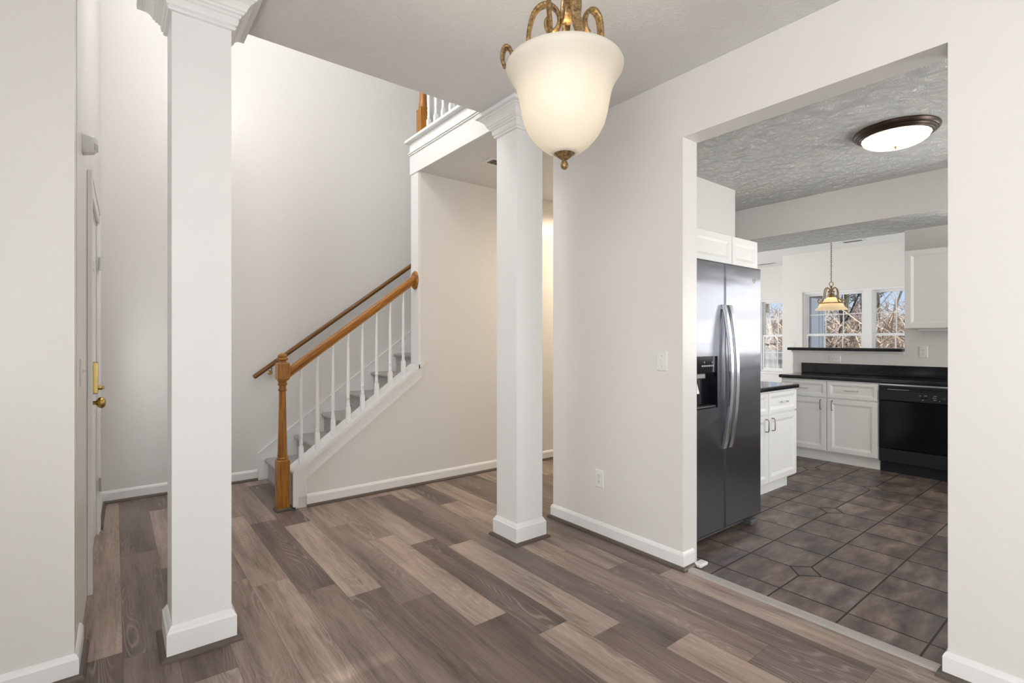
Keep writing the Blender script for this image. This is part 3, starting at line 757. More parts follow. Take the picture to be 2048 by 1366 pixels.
# hand rail: moulded section swept along the rake
SL = .7455
def railz(x): return 1.017+SL*(x-1.072)
sec = [(-.022, 0), (.022, 0), (.022, .014), (.030, .020), (.032, .036), (.030, .052), (.022, .064), (.010, .070), (-.010, .070), (-.022, .064), (-.030, .052), (-.032, .036), (-.030, .020), (-.022, .014)]
cs = 1/math.sqrt(1+SL*SL)
def swe(bm, x0, x1, y, zf, sec, vertical_cut=True):
    loft(bm, [[(x, y+o, zf(x)+u/cs) for o, u in sec] for x in (x0, x1)])
bm = BM(); swe(bm, NX+.036, XB-.02, 4.1, railz, [(o*.95, u*.92) for o, u in sec]); obj('handrail', bm, OAKR, rail, smooth=50)
bm = BM(); lathe(bm, [(.070, 0), (.082, .006), (.083, .012), (.076, .020), (.060, .023), (.045, .023)], n=28)
for v in bm.verts: v.co = Vector((XB-.0005-v.co.z, 4.1+v.co.x*.78, 1.824+v.co.y))
obj('rosette', bm, OAKZ, rail, smooth=40)
BX = [1.139, 1.264, 1.387, 1.511, 1.632, 1.756, 1.880, 2.004]
def baluster_mesh(bm, x, y, z0, L, sk=0):
    hw = .0155
    b0 = [(x-hw, y-hw, z0-.012), (x+hw, y-hw, z0+.012), (x+hw, y+hw, z0+.012), (x-hw, y+hw, z0-.012)] if sk else [(x-hw, y-hw, z0), (x+hw, y-hw, z0), (x+hw, y+hw, z0), (x-hw, y+hw, z0)]
    loft(bm, [b0]+[[(x-o, y-o, z), (x+o, y-o, z), (x+o, y+o, z), (x-o, y+o, z)] for o, z in ((hw, z0+.115), (.009, z0+.135))])
    lathe(bm, [(.011, z0+.130), (.0145, z0+.142), (.0145, z0+.150), (.0115, z0+.156), (.0125, z0+.175), (.0115, z0+.192), (.0145, z0+.198), (.0145, z0+.206), (.011, z0+.213), (.0135, z0+.24), (.0125, z0+.32), (.0085, z0+L)], (x, y, 0), 14)
b0 = None
for i, x in enumerate(BX):
    if b0 is None:
        bm = BM(); baluster_mesh(bm, x, 4.1, capt(x)-.002, railz(x)-capt(x)+.006, 1); b0 = obj('baluster', bm, TRIM, rail, smooth=35); b0['label'] = 'white turned baluster'
    else:
        c = b0.copy(); COL.objects.link(c); c.parent = rail; c.location = (x-BX[0], 0, capt(x)-capt(BX[0]))

# wall handrail
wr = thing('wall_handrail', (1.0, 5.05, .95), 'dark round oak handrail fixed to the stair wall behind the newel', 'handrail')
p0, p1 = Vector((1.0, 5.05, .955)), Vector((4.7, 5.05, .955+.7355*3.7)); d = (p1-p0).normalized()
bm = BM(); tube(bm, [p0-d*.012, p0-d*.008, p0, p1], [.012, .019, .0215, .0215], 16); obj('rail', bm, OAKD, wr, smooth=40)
bpt = p0+d*.175
bm = BM(); lathe(bm, [(.022, 0), (.022, .004), (.010, .007)], n=16)
for v in bm.verts: v.co = Vector((bpt.x+v.co.x, 5.109-v.co.z, bpt.z-.075+v.co.y))
tube(bm, [(bpt.x, 5.105, bpt.z-.075), (bpt.x, 5.075, bpt.z-.078), (bpt.x, 5.055, bpt.z-.062), (bpt.x, 5.05, bpt.z-.022)], .006, 8)
tag(obj('bracket', bm, BRASS, wr, smooth=40), 'small brass bracket')

# landing railing upstairs
lr = thing('landing_railing', (2.15, 3.4, 3.103), 'upper landing railing with oak newel and white balusters above the hall opening', 'railing')
nx, ny = XB+.045, 4.05
bm = BM(); square_block(bm, nx, ny, .043, 3.104, 3.36, .012); lathe(bm, [(.036, 3.354), (.040, 3.362), (.040, 3.374), (.034, 3.380), (.036, 3.392), (.033, 3.44), (.029, 3.6), (.025, 3.85), (.03, 3.9), (.026, 3.93)], (nx, ny, 0), 24)
square_block(bm, nx, ny, .043, 3.92, 4.10, .012, True, True); obj('newel_post', bm, OAKZ, lr, smooth=35)
bm = BM(); loft(bm, [[(nx+o, y, 3.94+u) for o, u in sec] for y in (2.735, 4.01)]); obj('handrail', bm, OAKZ, lr, smooth=50)
lb = None
for i in range(10):
    y = 3.945-.125*i
    if lb is None: bm = BM(); baluster_mesh(bm, nx, y, 3.104, .84); lb = obj('baluster', bm, TRIM, lr, smooth=35); lb['label'] = 'white turned baluster'; y0 = y
    else: c = lb.copy(); COL.objects.link(c); c.parent = lr; c.location = (0, y-y0, 0)
for i in range(4):
    c = lb.copy(); COL.objects.link(c); c.parent = lr; c.location = (.105+.125*i, 4.09-y0, 0)

# ------------------------------------------------------------------ vents
def vent(x0, x1, y0, y1, z, label, along='y'):
    t = thing('ceiling_vent', ((x0+x1)/2, (y0+y1)/2, z-.008), label, 'vent')
    bm = BM(); fr = .022
    for a in ((x0, x1, y0, y0+fr), (x0, x1, y1-fr, y1), (x0, x0+fr, y0+fr, y1-fr), (x1-fr, x1, y0+fr, y1-fr)): box(bm, a[0], a[1], a[2], a[3], z-.008, z-.0005)
    obj('frame', bm, PLW, t)
    bm = BM(); box(bm, x0+fr, x1-fr, y0+fr, y1-fr, z-.0035, z-.001); tag(obj('duct_opening', bm, SLOT, t), 'dark duct opening')
    n = 7
    bm = BM()
    if along == 'y':
        for i in range(n):
            x = x0+fr+(x1-x0-2*fr)*(i+.5)/n; loft(bm, [[(x-.006, y, z-.0085), (x-.004, y, z-.0085), (x+.006, y, z-.003), (x+.004, y, z-.003)] for y in (y0+fr, y1-fr)])
    else:
        for i in range(n):
            y = y0+fr+(y1-y0-2*fr)*(i+.5)/n; loft(bm, [[(x, y-.006, z-.0085), (x, y-.004, z-.0085), (x, y+.006, z-.003), (x, y+.004, z-.003)] for x in (x0+fr, x1-fr)])
    obj('louvers', bm, PLW, t)
vent(2.44, 2.76, 3.355, 3.50, 2.789, 'white louvered vent in the hall ceiling beside the column', 'y')
vent(8.66, 8.82, 2.66, 2.95, ZC, 'ceiling vent above the breakfast room windows', 'y')
vent(9.94, 10.10, 4.52, 4.86, ZC, 'ceiling vent beyond the refrigerator, deeper than the one above the breakfast windows', 'y')

# ------------------------------------------------------------------ dining pendant
PX, PY_ = 1.190, 1.227
VR = Vector((math.cos(math.radians(-38.2)), math.sin(math.radians(-38.2)), 0)); VF = Vector((math.sin(math.radians(38.2)), math.cos(math.radians(38.2)), 0))
pd = thing('pendant_light', (PX, PY_, 1.88), 'large alabaster bell pendant with bronze scrolls hanging in the dining room', 'pendant light')
prof = [(.036, 1.914), (.060, 1.924), (.085, 1.943), (.105, 1.964), (.122, 1.988), (.135, 2.015), (.143, 2.045), (.149, 2.080), (.156, 2.115), (.166, 2.145), (.177, 2.165), (.188, 2.181), (.195, 2.194), (.1968, 2.203), (.193, 2.211), (.186, 2.209)]
inner = [(.186, 2.210), (.172, 2.172), (.160, 2.148), (.150, 2.115), (.143, 2.080), (.137, 2.047), (.128, 2.016), (.116, 1.992), (.099, 1.970), (.080, 1.950), (.056, 1.932), (.034, 1.921)]
bm = BM(); lathe(bm, prof, (PX, PY_, 0), 64, False, False); obj('shade', bm, ALAB, pd, smooth=80)
bm = BM(); lathe(bm, [(.004, 1.862), (.010, 1.866), (.013, 1.873), (.013, 1.881), (.009, 1.888), (.008, 1.893), (.016, 1.899), (.030, 1.910), (.040, 1.917), (.043, 1.923), (.043, 1.928), (.036, 1.931), (.010, 1.933)], (PX, PY_, 0), 32)
obj('finial', bm, BRONZE, pd, smooth=45)
bm = BM(); lathe(bm, [(.008, 1.93), (.008, 2.50), (.012, 2.505), (.012, 2.53), (.007, 2.535), (.007, ZC-.03), (.060, ZC-.028), (.066, ZC-.015), (.066, ZC-.0005)], (PX, PY_, 0), 20); obj('stem', bm, BRONZE, pd, smooth=40)
def scroll(phi, pts, wd, th, name='scroll_arm'):
    dr = VR*math.cos(phi)+VF*math.sin(phi); ax = Vector((-dr.y, dr.x, 0)); O = Vector((PX, PY_, 0))
    P = catmull([O+dr*s+Vector((0, 0, z)) for s, z in pts], 8)
    bm = BM(); ribbon(bm, P, ax, wd, th, 12)
    return obj(name, bm, BRONZE, pd, smooth=50)
def curl(cx, cz, r0, r1, a0, a1, n=10):
    return [(cx+(r0+(r1-r0)*i/n)*math.cos(a0+(a1-a0)*i/n), cz+(r0+(r1-r0)*i/n)*math.sin(a0+(a1-a0)*i/n)) for i in range(n+1)]
# inner curl (towards the stem) seen at left; runs out past the rim and curls back
arm = curl(.088, 2.365, .020, .036, math.radians(200), math.radians(-20-180+180-0), 8)
armL = [(.074, 2.382), (.064, 2.366), (.068, 2.348), (.084, 2.338), (.100, 2.345), (.112, 2.368)]
def S_arm(k=1.0, outer=True):
    # stem-side curl -> over the top -> down and out under the rim -> outer curl
    P = [(.030, 2.375), (.044, 2.372), (.050, 2.352), (.038, 2.330), (.016, 2.333), (.004, 2.362), (.016, 2.402), (.052, 2.424), (.088, 2.402), (.106, 2.350), (.112, 2.292), (.124, 2.238), (.146, 2.212)]
    if outer: P += [(.160, 2.226), (.166, 2.262), (.176, 2.288), (.190, 2.292), (.199, 2.275), (.200, 2.250), (.193, 2.228)]
    return [(s*k, z) for s, z in P]
def offs(P, ds): return [(s+ds, z) for s, z in P]
scroll(math.radians(170), offs(S_arm(1.0, True), .012)[0:], .030, .014)
scroll(math.radians(28), [(.098, 2.345), (.084, 2.362), (.083, 2.392), (.098, 2.424), (.122, 2.434), (.145, 2.412), (.153, 2.360), (.152, 2.300), (.160, 2.240), (.172, 2.205)], .030, .014)
scroll(math.radians(283), [(.030, 2.395), (.046, 2.386), (.048, 2.362), (.032, 2.345), (.010, 2.352), (.002, 2.385), (.020, 2.425), (.055, 2.435), (.085, 2.405), (.104, 2.345), (.122, 2.285), (.146, 2.240), (.172, 2.205)], .032, .014)
# tall cage straps rising to the stem
for ph in (75, 200, 320):
    scroll(math.radians(ph), [(.172, 2.203), (.120, 2.21), (.066, 2.25), (.052, 2.33), (.058, 2.40), (.050, 2.46), (.022, 2.487), (.010, 2.490)], .024, .011, 'cage_strap')
bm = BM(); lathe(bm, [(.168, 2.190), (.178, 2.190), (.178, 2.200), (.168, 2.200), (.168, 2.190)], (PX, PY_, 0), 48, False, False); obj('rim_ring', bm, BRONZE, pd, smooth=30)
bm = BM(); bmesh.ops.create_uvsphere(bm, u_segments=16, v_segments=10, radius=.03, matrix=Matrix.Translation((PX+.035, PY_, 2.085))); obj('light_bulb', bm, bulb_mat('pendant_bulb', (1, .84, .58), 56), pd, smooth=True)
bm = BM(); bmesh.ops.create_uvsphere(bm, u_segments=16, v_segments=10, radius=.03, matrix=Matrix.Translation((PX-.035, PY_+.02, 2.085))); obj('light_bulb', bm, bulb_mat('pendant_bulb_b', (1, .84, .58), 56), pd, smooth=True)

# ------------------------------------------------------------------ unseen globe added as fill for the stairwell walls
fg = thing('foyer_fill_globe', (.9, 3.35, 3.75), 'unseen globe added high in the foyer to brighten the stairwell', 'pendant light')
bm = BM(); bmesh.ops.create_uvsphere(bm, u_segments=24, v_segments=14, radius=.20, matrix=Matrix.Translation((.9, 3.35, 3.95))); obj('globe', bm, bulb_mat('foyer_fill_glow', (1, .985, .96), 18), fg, smooth=True)
bm = BM(); tube(bm, [(.9, 3.35, 4.14), (.9, 3.35, 5.38)], .008, 8); lathe(bm, [(.06, 5.375), (.06, 5.3995)], (.9, 3.35, 0), 20); obj('stem', bm, BRONZE, fg)

# ------------------------------------------------------------------ kitchen flush light
KX_, KY_ = 4.366, 1.136
fl = thing('flush_ceiling_light', (KX_, KY_, ZC-.115), 'round bronze rimmed flush light glowing on the kitchen ceiling', 'ceiling light')
bm = BM(); lathe(bm, [(.10, -.0005), (.250, -.0005), (.254, -.008), (.250, -.020), (.240, -.030), (.232, -.032), (.226, -.041), (.219, -.043), (.213, -.051), (.206, -.052), (.200, -.046), (.10, -.046)], (KX_, KY_, ZC), 56); obj('rim', bm, DKBRZ, fl, smooth=30)
bm = BM(); n = 96; loops = []
for r, z in [(.201, -.050), (.196, -.064), (.182, -.080), (.155, -.096), (.115, -.108), (.07, -.114), (.02, -.116), (.002, -.1165)]:
    loops.append([(KX_+(r+(.0022*math.cos(24*2*PI*i/n) if r > .05 else 0))*math.cos(2*PI*i/n), KY_+(r+(.0022*math.cos(24*2*PI*i/n) if r > .05 else 0))*math.sin(2*PI*i/n), ZC+z) for i in range(n)])
loft(bm, loops, False, True); obj('glass_dome', bm, DOME, fl, smooth=60)
bm = BM(); lathe(bm, [(.009, -.113), (.010, -.120), (.006, -.124), (.007, -.130), (.002, -.135)], (KX_, KY_, ZC), 14); obj('finial', bm, BRONZE, fl, smooth=40)
bm = BM(); bmesh.ops.create_uvsphere(bm, u_segments=16, v_segments=10, radius=.03, matrix=Matrix.Translation((KX_+.07, KY_, ZC-.075))); obj('light_bulb', bm, bulb_mat('flush_bulb', (1, .88, .70), 150), fl, smooth=True)
bm = BM(); bmesh.ops.create_uvsphere(bm, u_segments=16, v_segments=10, radius=.03, matrix=Matrix.Translation((KX_-.07, KY_, ZC-.075))); obj('light_bulb', bm, bulb_mat('flush_bulb_b', (1, .88, .70), 150), fl, smooth=True)

# ------------------------------------------------------------------ breakfast pendant
BXc, BYc = 7.1*1.1155, 7.1*.395
bp = thing('breakfast_pendant', (BXc, BYc, 1.70), 'small cream bell pendant on a chain in front of the breakfast windows', 'pendant light')
bm = BM(); lathe(bm, [(.202, 1.712), (.199, 1.718), (.178, 1.733), (.158, 1.755), (.146, 1.785), (.141, 1.800), (.134, 1.812), (.110, 1.838), (.080, 1.862), (.053, 1.880), (.045, 1.890)], (BXc, BYc, 0), 48, False, False); obj('shade', bm, AMBER, bp, smooth=70)
bm = BM(); lathe(bm, [(.140, 1.797), (.147, 1.801), (.147, 1.808), (.138, 1.811), (.140, 1.797)], (BXc, BYc, 0), 48, False, False); obj('band', bm, BRONZE, bp, smooth=40)
bm = BM(); lathe(bm, [(.05, 1.886), (.052, 1.896), (.042, 1.905), (.040, 1.925), (.044, 1.932), (.036, 1.940), (.012, 1.946), (.010, 2.02), (.014, 2.025), (.012, 2.045), (.004, 2.05)], (BXc, BYc, 0), 24); obj('hub', bm, BRONZE, bp, smooth=35)
for k, ph in enumerate((6, 126, 246)):
    pass
for ph in (0, 180, 90, 270):
    f = math.radians(ph); dr = VR*math.cos(f+.12)+VF*math.sin(f+.12); ax = Vector((-dr.y, dr.x, 0))
    pts = [(.050, 1.975), (.046, 1.962), (.034, 1.958), (.024, 1.972), (.026, 1.998), (.050, 2.020), (.085, 2.012), (.106, 1.975), (.112, 1.915), (.118, 1.862), (.138, 1.822), (.168, 1.806), (.192, 1.812), (.206, 1.832), (.200, 1.852), (.186, 1.854), (.180, 1.842)]
    P = catmull([Vector((BXc, BYc, 0))+dr*s+Vector((0, 0, z)) for s, z in pts], 5)
    bm = BM(); tube(bm, P, .0068, 8); obj('scroll_arm', bm, BRONZE, bp, smooth=50)
def torus_path(c, ax1, ax2, r1, r2, n=14):
    return [Vector(c)+Vector(ax1)*r1*math.cos(2*PI*i/n)+Vector(ax2)*r2*math.sin(2*PI*i/n) for i in range(n+1)]
bm = BM(); tube(bm, torus_path((BXc, BYc, 2.074), VR, (0, 0, 1), .028, .030, 18), .0055, 8, False); obj('ring', bm, BRONZE, bp, smooth=60)
bm = BM(); z = 2.118; k = 0
while z < ZC-.03:
    tube(bm, torus_path((BXc, BYc, z), VR if k % 2 else VF, (0, 0, 1), .0095, .019, 10), .0028, 6, False); z += .030; k += 1
obj('chain', bm, BRONZE, bp, smooth=60)
bm = BM(); lathe(bm, [(.004, -.045), (.010, -.04), (.03, -.028), (.055, -.018), (.062, -.008), (.062, -.0005)], (BXc, BYc, ZC), 24); obj('canopy', bm, BRONZE, bp, smooth=40)
bm = BM(); bmesh.ops.create_uvsphere(bm, u_segments=12, v_segments=8, radius=.03, matrix=Matrix.Translation((BXc, BYc, 1.80))); obj('light_bulb', bm, bulb_mat('breakfast_bulb', (1, .72, .38), 16), bp, smooth=True)

# ------------------------------------------------------------------ refrigerator
FX0, FX1, FY, FG = 2.690, 3.600, 1.720, 3.112
fr = thing('refrigerator', ((FX0+FX1)/2, 2.1, 0), 'tall stainless side by side refrigerator with curved handles and ice dispenser', 'refrigerator')
bm = BM(); box(bm, FX0+.006, FX1-.006, FY+.085, 2.50, .035, 1.765, .006); obj('cabinet_body', bm, GREYC, fr)
def fdoor(x0, x1, hole=None):
    bm = BM(); z0, z1 = .065, 1.790; yb = FY+.07
    if hole is None:
        rings(bm, (x0, yb, z0), (1, 0, 0), (0, 0, 1), (0, -1, 0), x1-x0, z1-z0, [(0, 0), (0, .058), (.003, .066), (.010, .070)])
    else:
        hx0, hx1, hz0, hz1 = hole
        # front skin around the dispenser opening
        o = [(x0, z0), (x1, z0), (x1, z1), (x0, z1)]; i_ = [(hx0, hz0), (hx1, hz0), (hx1, hz1), (hx0, hz1)]
        def vs(L, y): return [bm.verts.new((x, y, z)) for x, z in L]
        ins = lambda d: [(x0+d, z0+d), (x1-d, z0+d), (x1-d, z1-d), (x0+d, z1-d)]
        A = vs(o, yb); B = vs(o, FY+.012); Cc = vs(ins(.003), FY+.004); D = vs(ins(.010), FY); E_ = vs(i_, FY); F_ = vs(i_, FY+.055)
        for P, Q in ((A, B), (B, Cc), (Cc, D), (D, E_), (E_, F_)):
            for k in range(4): bm.faces.new((P[k], P[(k+1) % 4], Q[(k+1) % 4], Q[k]))
        bm.faces.new(A[::-1]); bm.faces.new(F_)
    return bm
fd = obj('freezer_door', fdoor(FX0, FG-.004, (2.778, 3.020, .858, 1.186)), STEEL, fr)
rd = obj('fridge_door', fdoor(FG+.004, FX1), STEEL, fr)
bm = BM(); box(bm, FX0+.01, FX1-.01, FY+.07, FY+.088, .065, 1.785); obj('door_gasket', bm, DKG, fr)
def handle(xc, par):
    zs = [.590+(1.515-.590)*i/24 for i in range(25)]
    bm = BM(); loops = []
    for i, z in enumerate(zs):
        t = i/24; bow = math.sin(PI*t)**.75
        y = FY-.010-.052*bow; wd = .018
        loops.append([(xc-wd, y+.006, z), (xc-wd*.8, y-.008, z), (xc+wd*.8, y-.008, z), (xc+wd, y+.006, z), (xc+wd*.8, y+.014, z), (xc-wd*.8, y+.014, z)])
    loft(bm, loops)
    for z in (.600, 1.500): box(bm, xc-.015, xc+.015, FY-.010, FY+.0005, z-.012, z+.012)
    obj('handle', bm, BRIGHT, par, smooth=50)
handle(FG-.030, fd); handle(FG+.040, rd)
# dispenser
bm = BM()
for a in ((2.778, 2.784), (3.012, 3.020)): box(bm, a[0], a[1], FY-.002, FY+.054, .858, 1.186)
box(bm, 2.784, 3.012, FY-.002, FY+.054, .858, .868); box(bm, 2.784, 3.012, FY+.048, FY+.054, .868, 1.10); box(bm, 2.784, 3.012, FY-.003, FY+.054, 1.082, 1.186, .003)
dp = obj('dispenser', bm, BLKP, fd)
bm = BM(); box(bm, 2.786, 2.90, FY+.010, FY+.046, 1.045, 1.080, .006); obj('ice_chute', bm, PEWTER, dp)
bm = BM(); prism(bm, [(FY+.02, .955), (FY+.032, .955), (FY+.046, 1.02), (FY+.036, 1.02)], 'x', 2.79, 2.845); obj('paddle', bm, PLW, dp)
bm = BM()
for i in range(7): box(bm, 2.835+.020*i, 2.845+.020*i, FY-.0042, FY-.003, 1.122, 1.132)
for i in (2, 5): box(bm, 2.80+.03*i, 2.806+.03*i, FY-.0042, FY-.003, 1.145, 1.153)
tag(obj('button_marks', bm, INK, dp), 'small pale button marks')
bm = BM(); box(bm, 2.79, 3.005, FY+.004, FY+.046, .868, .874); obj('drip_tray', bm, DKG, dp)
# badge
bm = BM(); bx, bz = 3.498, 1.700; R_ = []
shp = [(-.018, .012), (.018, .012), (.018, -.006), (.004, -.012), (0, -.020), (-.006, -.012), (-.018, -.006)]
loft(bm, [[(bx+x*s, FY-d, bz+z*s) for x, z in shp] for s, d in ((1.08, .0), (1.08, .0012), (.92, .0012), (.90, .0004))], True, False)
obj('badge', bm, PEWTER, rd)
bm = BM(); box(bm, FX0+.01, FX1-.02, FY+.055, FY+.09, .018, .062, .004); tag(obj('base_grille', bm, DKG, fr), 'dark kick grille')
bm = BM(); box(bm, 3.462, 3.556, FY+.003, FY+.10, .0, .036, .006); obj('foot_cover', bm, DKG, fr)
bm = BM(); box(bm, 2.70, 2.76, FY+.06, FY+.12, 0, .03); obj('foot_cover', bm, DKG, fr)

# ------------------------------------------------------------------ cabinets
def pull(bm, c, ax, n, L, out=.028, r=.0042):
    c, ax, n = Vector(c), Vector(ax), Vector(n)
    tube(bm, [c-ax*L/2, c-ax*L/2+n*out*.75, c-ax*(L/2-.010)+n*out, c+ax*(L/2-.010)+n*out, c+ax*L/2+n*out*.75, c+ax*L/2], r, 8)
def front(par, kind, O, ux, n, wd, ht, hp=None, hax=None, hl=.10):
    fw = .052 if kind == 'door' else .036
    bm = BM(); rings(bm, O, ux, (0, 0, 1), n, wd, ht, [(0, 0), (0, .016), (.003, .019), (fw-.006, .019), (fw, .016), (fw+.012, .011), (fw+.014, .009)])
    f = obj(kind, bm, CABW, par)
    if hp is not None:
        bm = BM(); pull(bm, Vector(O)+Vector(ux)*hp[0]+Vector((0, 0, hp[1]))+Vector(n)*.018, hax, n, hl); tag(obj('pull', bm, PEWTER if kind == 'door' else NICKEL, f, smooth=40), 'thin bar pull')
    return f
Uz = (0, 0, 1)
# over-fridge cabinet
oc = thing('fridge_top_cabinet', (3.50, 2.25, 1.835), 'white two door cabinet above the refrigerator', 'cabinet')
bm = BM(); box(bm, 2.76, 3.985, 1.95, 2.578, 1.835, 2.060); obj('carcass', bm, CABW, oc)
front(oc, 'door', (2.775, 1.95, 1.838), (1, 0, 0), (0, -1, 0), .815, .219); front(oc, 'door', (3.600, 1.95, 1.838), (1, 0, 0), (0, -1, 0), .382, .219)
# base cabinet beside fridge
YP = 1.965
pc = thing('base_cabinet', (4.17, 2.3, 0), 'white two door base cabinet standing right beside the refrigerator', 'cabinet')
bm = BM(); box(bm, 3.615, 4.728, YP, 2.578, .105, .864); obj('carcass', bm, CABW, pc)
bm = BM(); box(bm, 3.63, 4.690, YP+.055, 2.578, 0, .105); box(bm, 4.665, 4.690, YP+.05, YP+.056, 0, .105); obj('toe_kick', bm, CABW, pc)
for x0, x1, hp in ((3.66, 4.197, .47), (4.206, 4.722, .05)):
    front(pc, 'door', (x0, YP, .118), (1, 0, 0), (0, -1, 0), x1-x0, .552, (x1-x0-.05 if hp > .2 else .05, .475), Uz, .10)
    front(pc, 'drawer', (x0, YP, .682), (1, 0, 0), (0, -1, 0), x1-x0, .170, ((x1-x0)/2, .085), (1, 0, 0), .10)
bm = BM(); box(bm, 3.61, 4.750, YP-.035, 2.576, .866, .904, .012); tag(obj('countertop', bm, LAM), 'short black countertop beside the refrigerator', 'countertop')
# run under the bar
XF = 5.92
def run_cab(y0, y1, label, hinge_left, grp=None):
    t = thing('base_cabinet', (6.18, (y0+y1)/2, 0), label, 'cabinet', grp)
    bm = BM(); box(bm, XF, XK-.002, y0+.0005, y1-.0005, .105, .864); obj('carcass', bm, CABW, t)
    bm = BM(); box(bm, XF+.04, XK-.01, y0+.0005, y1-.0005, 0, .105); obj('toe_kick', bm, CABW, t)
    wd = y1-y0-.010
    # facing -x; ux runs toward -y so that u grows to the right of the picture
    front(t, 'door', (XF, y1-.005, .118), (0, -1, 0), (-1, 0, 0), wd, .552, (wd-.05 if hinge_left else .05, .485), Uz, .10)
    front(t, 'drawer', (XF, y1-.005, .682), (0, -1, 0), (-1, 0, 0), wd, .170, (wd/2, .085), (0, 1, 0), .11)
    return t
run_cab(2.134, 2.600, 'white base cabinet at the free end of the bar counter', True)
run_cab(1.676, 2.134, 'white base cabinet between the bar counter end unit and the dishwasher', False)
run_cab(.15, 1.055, 'white sink base cabinet on the far side of the dishwasher', True)
bm = BM(); box(bm, XF-.035, XK-.001, -1.6, 2.620, .866, .904, .012); lc = obj('countertop', bm, LAM); tag(lc, 'long black countertop running over the dishwasher', 'countertop')
ORG[lc.name] = ORG[lc.name]
bm = BM(); box(bm, XK-.020, XK-.001, -.9, 2.597, .9045, 1.02, .005); bs = obj('backsplash', bm, LAM, lc); 
# bar ledge
lg = thing('bar_ledge', (XK+.05, 2.15, 1.15), 'raised black breakfast bar ledge on the half wall', 'bar ledge')
bm = BM(); box(bm, XK-.075, XK+.24, 1.598, 2.74, 1.166, 1.200, .012); obj('ledge_top', bm, LAM, lg)
bm = BM(); box(bm, XK-.020, XK+.13, 1.600, 2.712, 1.1455, 1.166, .004); tag(obj('moulding', bm, TRIM, lg), 'white moulding under the ledge')
# wall cabinet
uc = thing('wall_cabinet', (6.28, 1.16, 1.40), 'white wall cabinet hanging beside the pass through opening', 'cabinet')
UX = 6.12
bm = BM(); box(bm, UX, XK-.002, .72, 1.515, 1.398, 2.165); obj('carcass', bm, CABW, uc)
front(uc, 'door', (UX, 1.512, 1.402), (0, -1, 0), (-1, 0, 0), .78, .758)
bm = BM(); box(bm, UX+.06, UX+.20, .80, 1.43, 1.375, 1.3975, .006); tag(obj('under_cabinet_light', bm, PLW, uc), 'slim under cabinet light')

# ------------------------------------------------------------------ dishwasher
dw = thing('dishwasher', (6.18, 1.366, 0), 'black dishwasher built in under the long countertop', 'dishwasher')
y0, y1 = 1.062, 1.672; DXF = 5.898
bm = BM(); box(bm, XF+.02, XK-.02, y0+.005, y1-.005, .10, .862); obj('tub', bm, DKG, dw)
bm = BM(); box(bm, DXF, XF+.02, y0+.003, y1-.003, .238, .700, .006); obj('door_panel', bm, BLKP, dw)
bm = BM(); box(bm, DXF-.006, XF+.02, y0+.003, y1-.003, .703, .800, .006); box(bm, DXF+.000, XF+.02, y0+.003, y1-.003, .824, .846, .005); box(bm, DXF+.015, XF+.02, y0+.003, y1-.003, .800, .824)
cp = obj('control_panel', bm, BLKS, dw)
bm = BM(); box(bm, DXF+.004, DXF+.016, 1.43, 1.60, .806, .814, .003); obj('latch_bar', bm, NICKEL, cp)
bm = BM(); lathe(bm, [(.024, 0), (.024, .006), (.019, .010), (.017, .022), (.014, .024)], n=22)
for v in bm.verts: v.co = Vector((DXF-.006-v.co.z, 1.185+v.co.x, .750+v.co.y))
obj('dial', bm, BLKS, cp, smooth=40)
bm = BM()
for yy in (1.33, 1.30): box(bm, DXF-.010, DXF-.006, yy-.008, yy+.008, .742, .752, .002)
obj('buttons', bm, BLKP, cp)
for yy, zz, L in ((1.345, .768, .012), (1.305, .770, .022), (1.325, .730, .014), (1.235, .772, .020), (1.240, .755, .026), (1.236, .736, .024)):
    bm = BM(); box(bm, DXF-.0066, DXF-.0058, yy-L/2, yy+L/2, zz-.0018, zz+.0018); tag(obj('cycle_mark', bm, INK, cp), 'tiny pale cycle mark')
bm = BM(); box(bm, DXF-.032, DXF-.030, 1.195, 1.200, .728, .736); tag(obj('dial_pointer', bm, INK, cp), 'pale dial pointer')
bm = BM(); box(bm, DXF+.004, XF+.02, y0+.003, y1-.003, .105, .232, .005); obj('access_panel', bm, BLKS, dw)
bm = BM(); box(bm, XF+.035, XF+.05, y0+.005, y1-.005, 0, .105, .003); obj('kick_plate', bm, BLKS, dw)
bm = BM(); box(bm, DXF+.012, XF, y0+.003, y1-.003, .848, .862); tag(obj('counter_bracket', bm, BRIGHT, dw), 'bright metal strip under the counter')

# ------------------------------------------------------------------ windows
def sash(name, par, face, a, u0, u1, z0, z1, cols, rows, st=.038, dep=.03):
    """a: plane coordinate of inner face; face 'x' window in plane x=a, u = y; 'y' window in plane y=a, u = x"""
    def B(bm, u0, u1, z0, z1, d0, d1):
        if face == 'x': box(bm, a+d0, a+d1, u0, u1, z0, z1)
        else: box(bm, u0, u1, a+d0, a+d1, z0, z1)
    bm = BM()
    B(bm, u0, u0+st, z0, z1, 0, dep); B(bm, u1-st, u1, z0, z1, 0, dep); B(bm, u0+st, u1-st, z0, z0+st*1.1, 0, dep); B(bm, u0+st, u1-st, z1-st, z1, 0, dep)
    s = obj(name, bm, TRIM, par)
    bm = BM()
    for i in range(1, cols):
        u = u0+st+(u1-u0-2*st)*i/cols; B(bm, u-.007, u+.007, z0+st, z1-st, dep*.4, dep*.75)
    for j in range(1, rows):
        z = z0+st+(z1-z0-2*st)*j/rows; B(bm, u0+st, u1-st, z-.007, z+.007, dep*.42, dep*.73)
    obj('muntins', bm, TRIM, s)
    bm = BM(); B(bm, u0+st, u1-st, z0+st, z1-st, dep*.52, dep*.60); obj('pane', bm, GLASS, s)
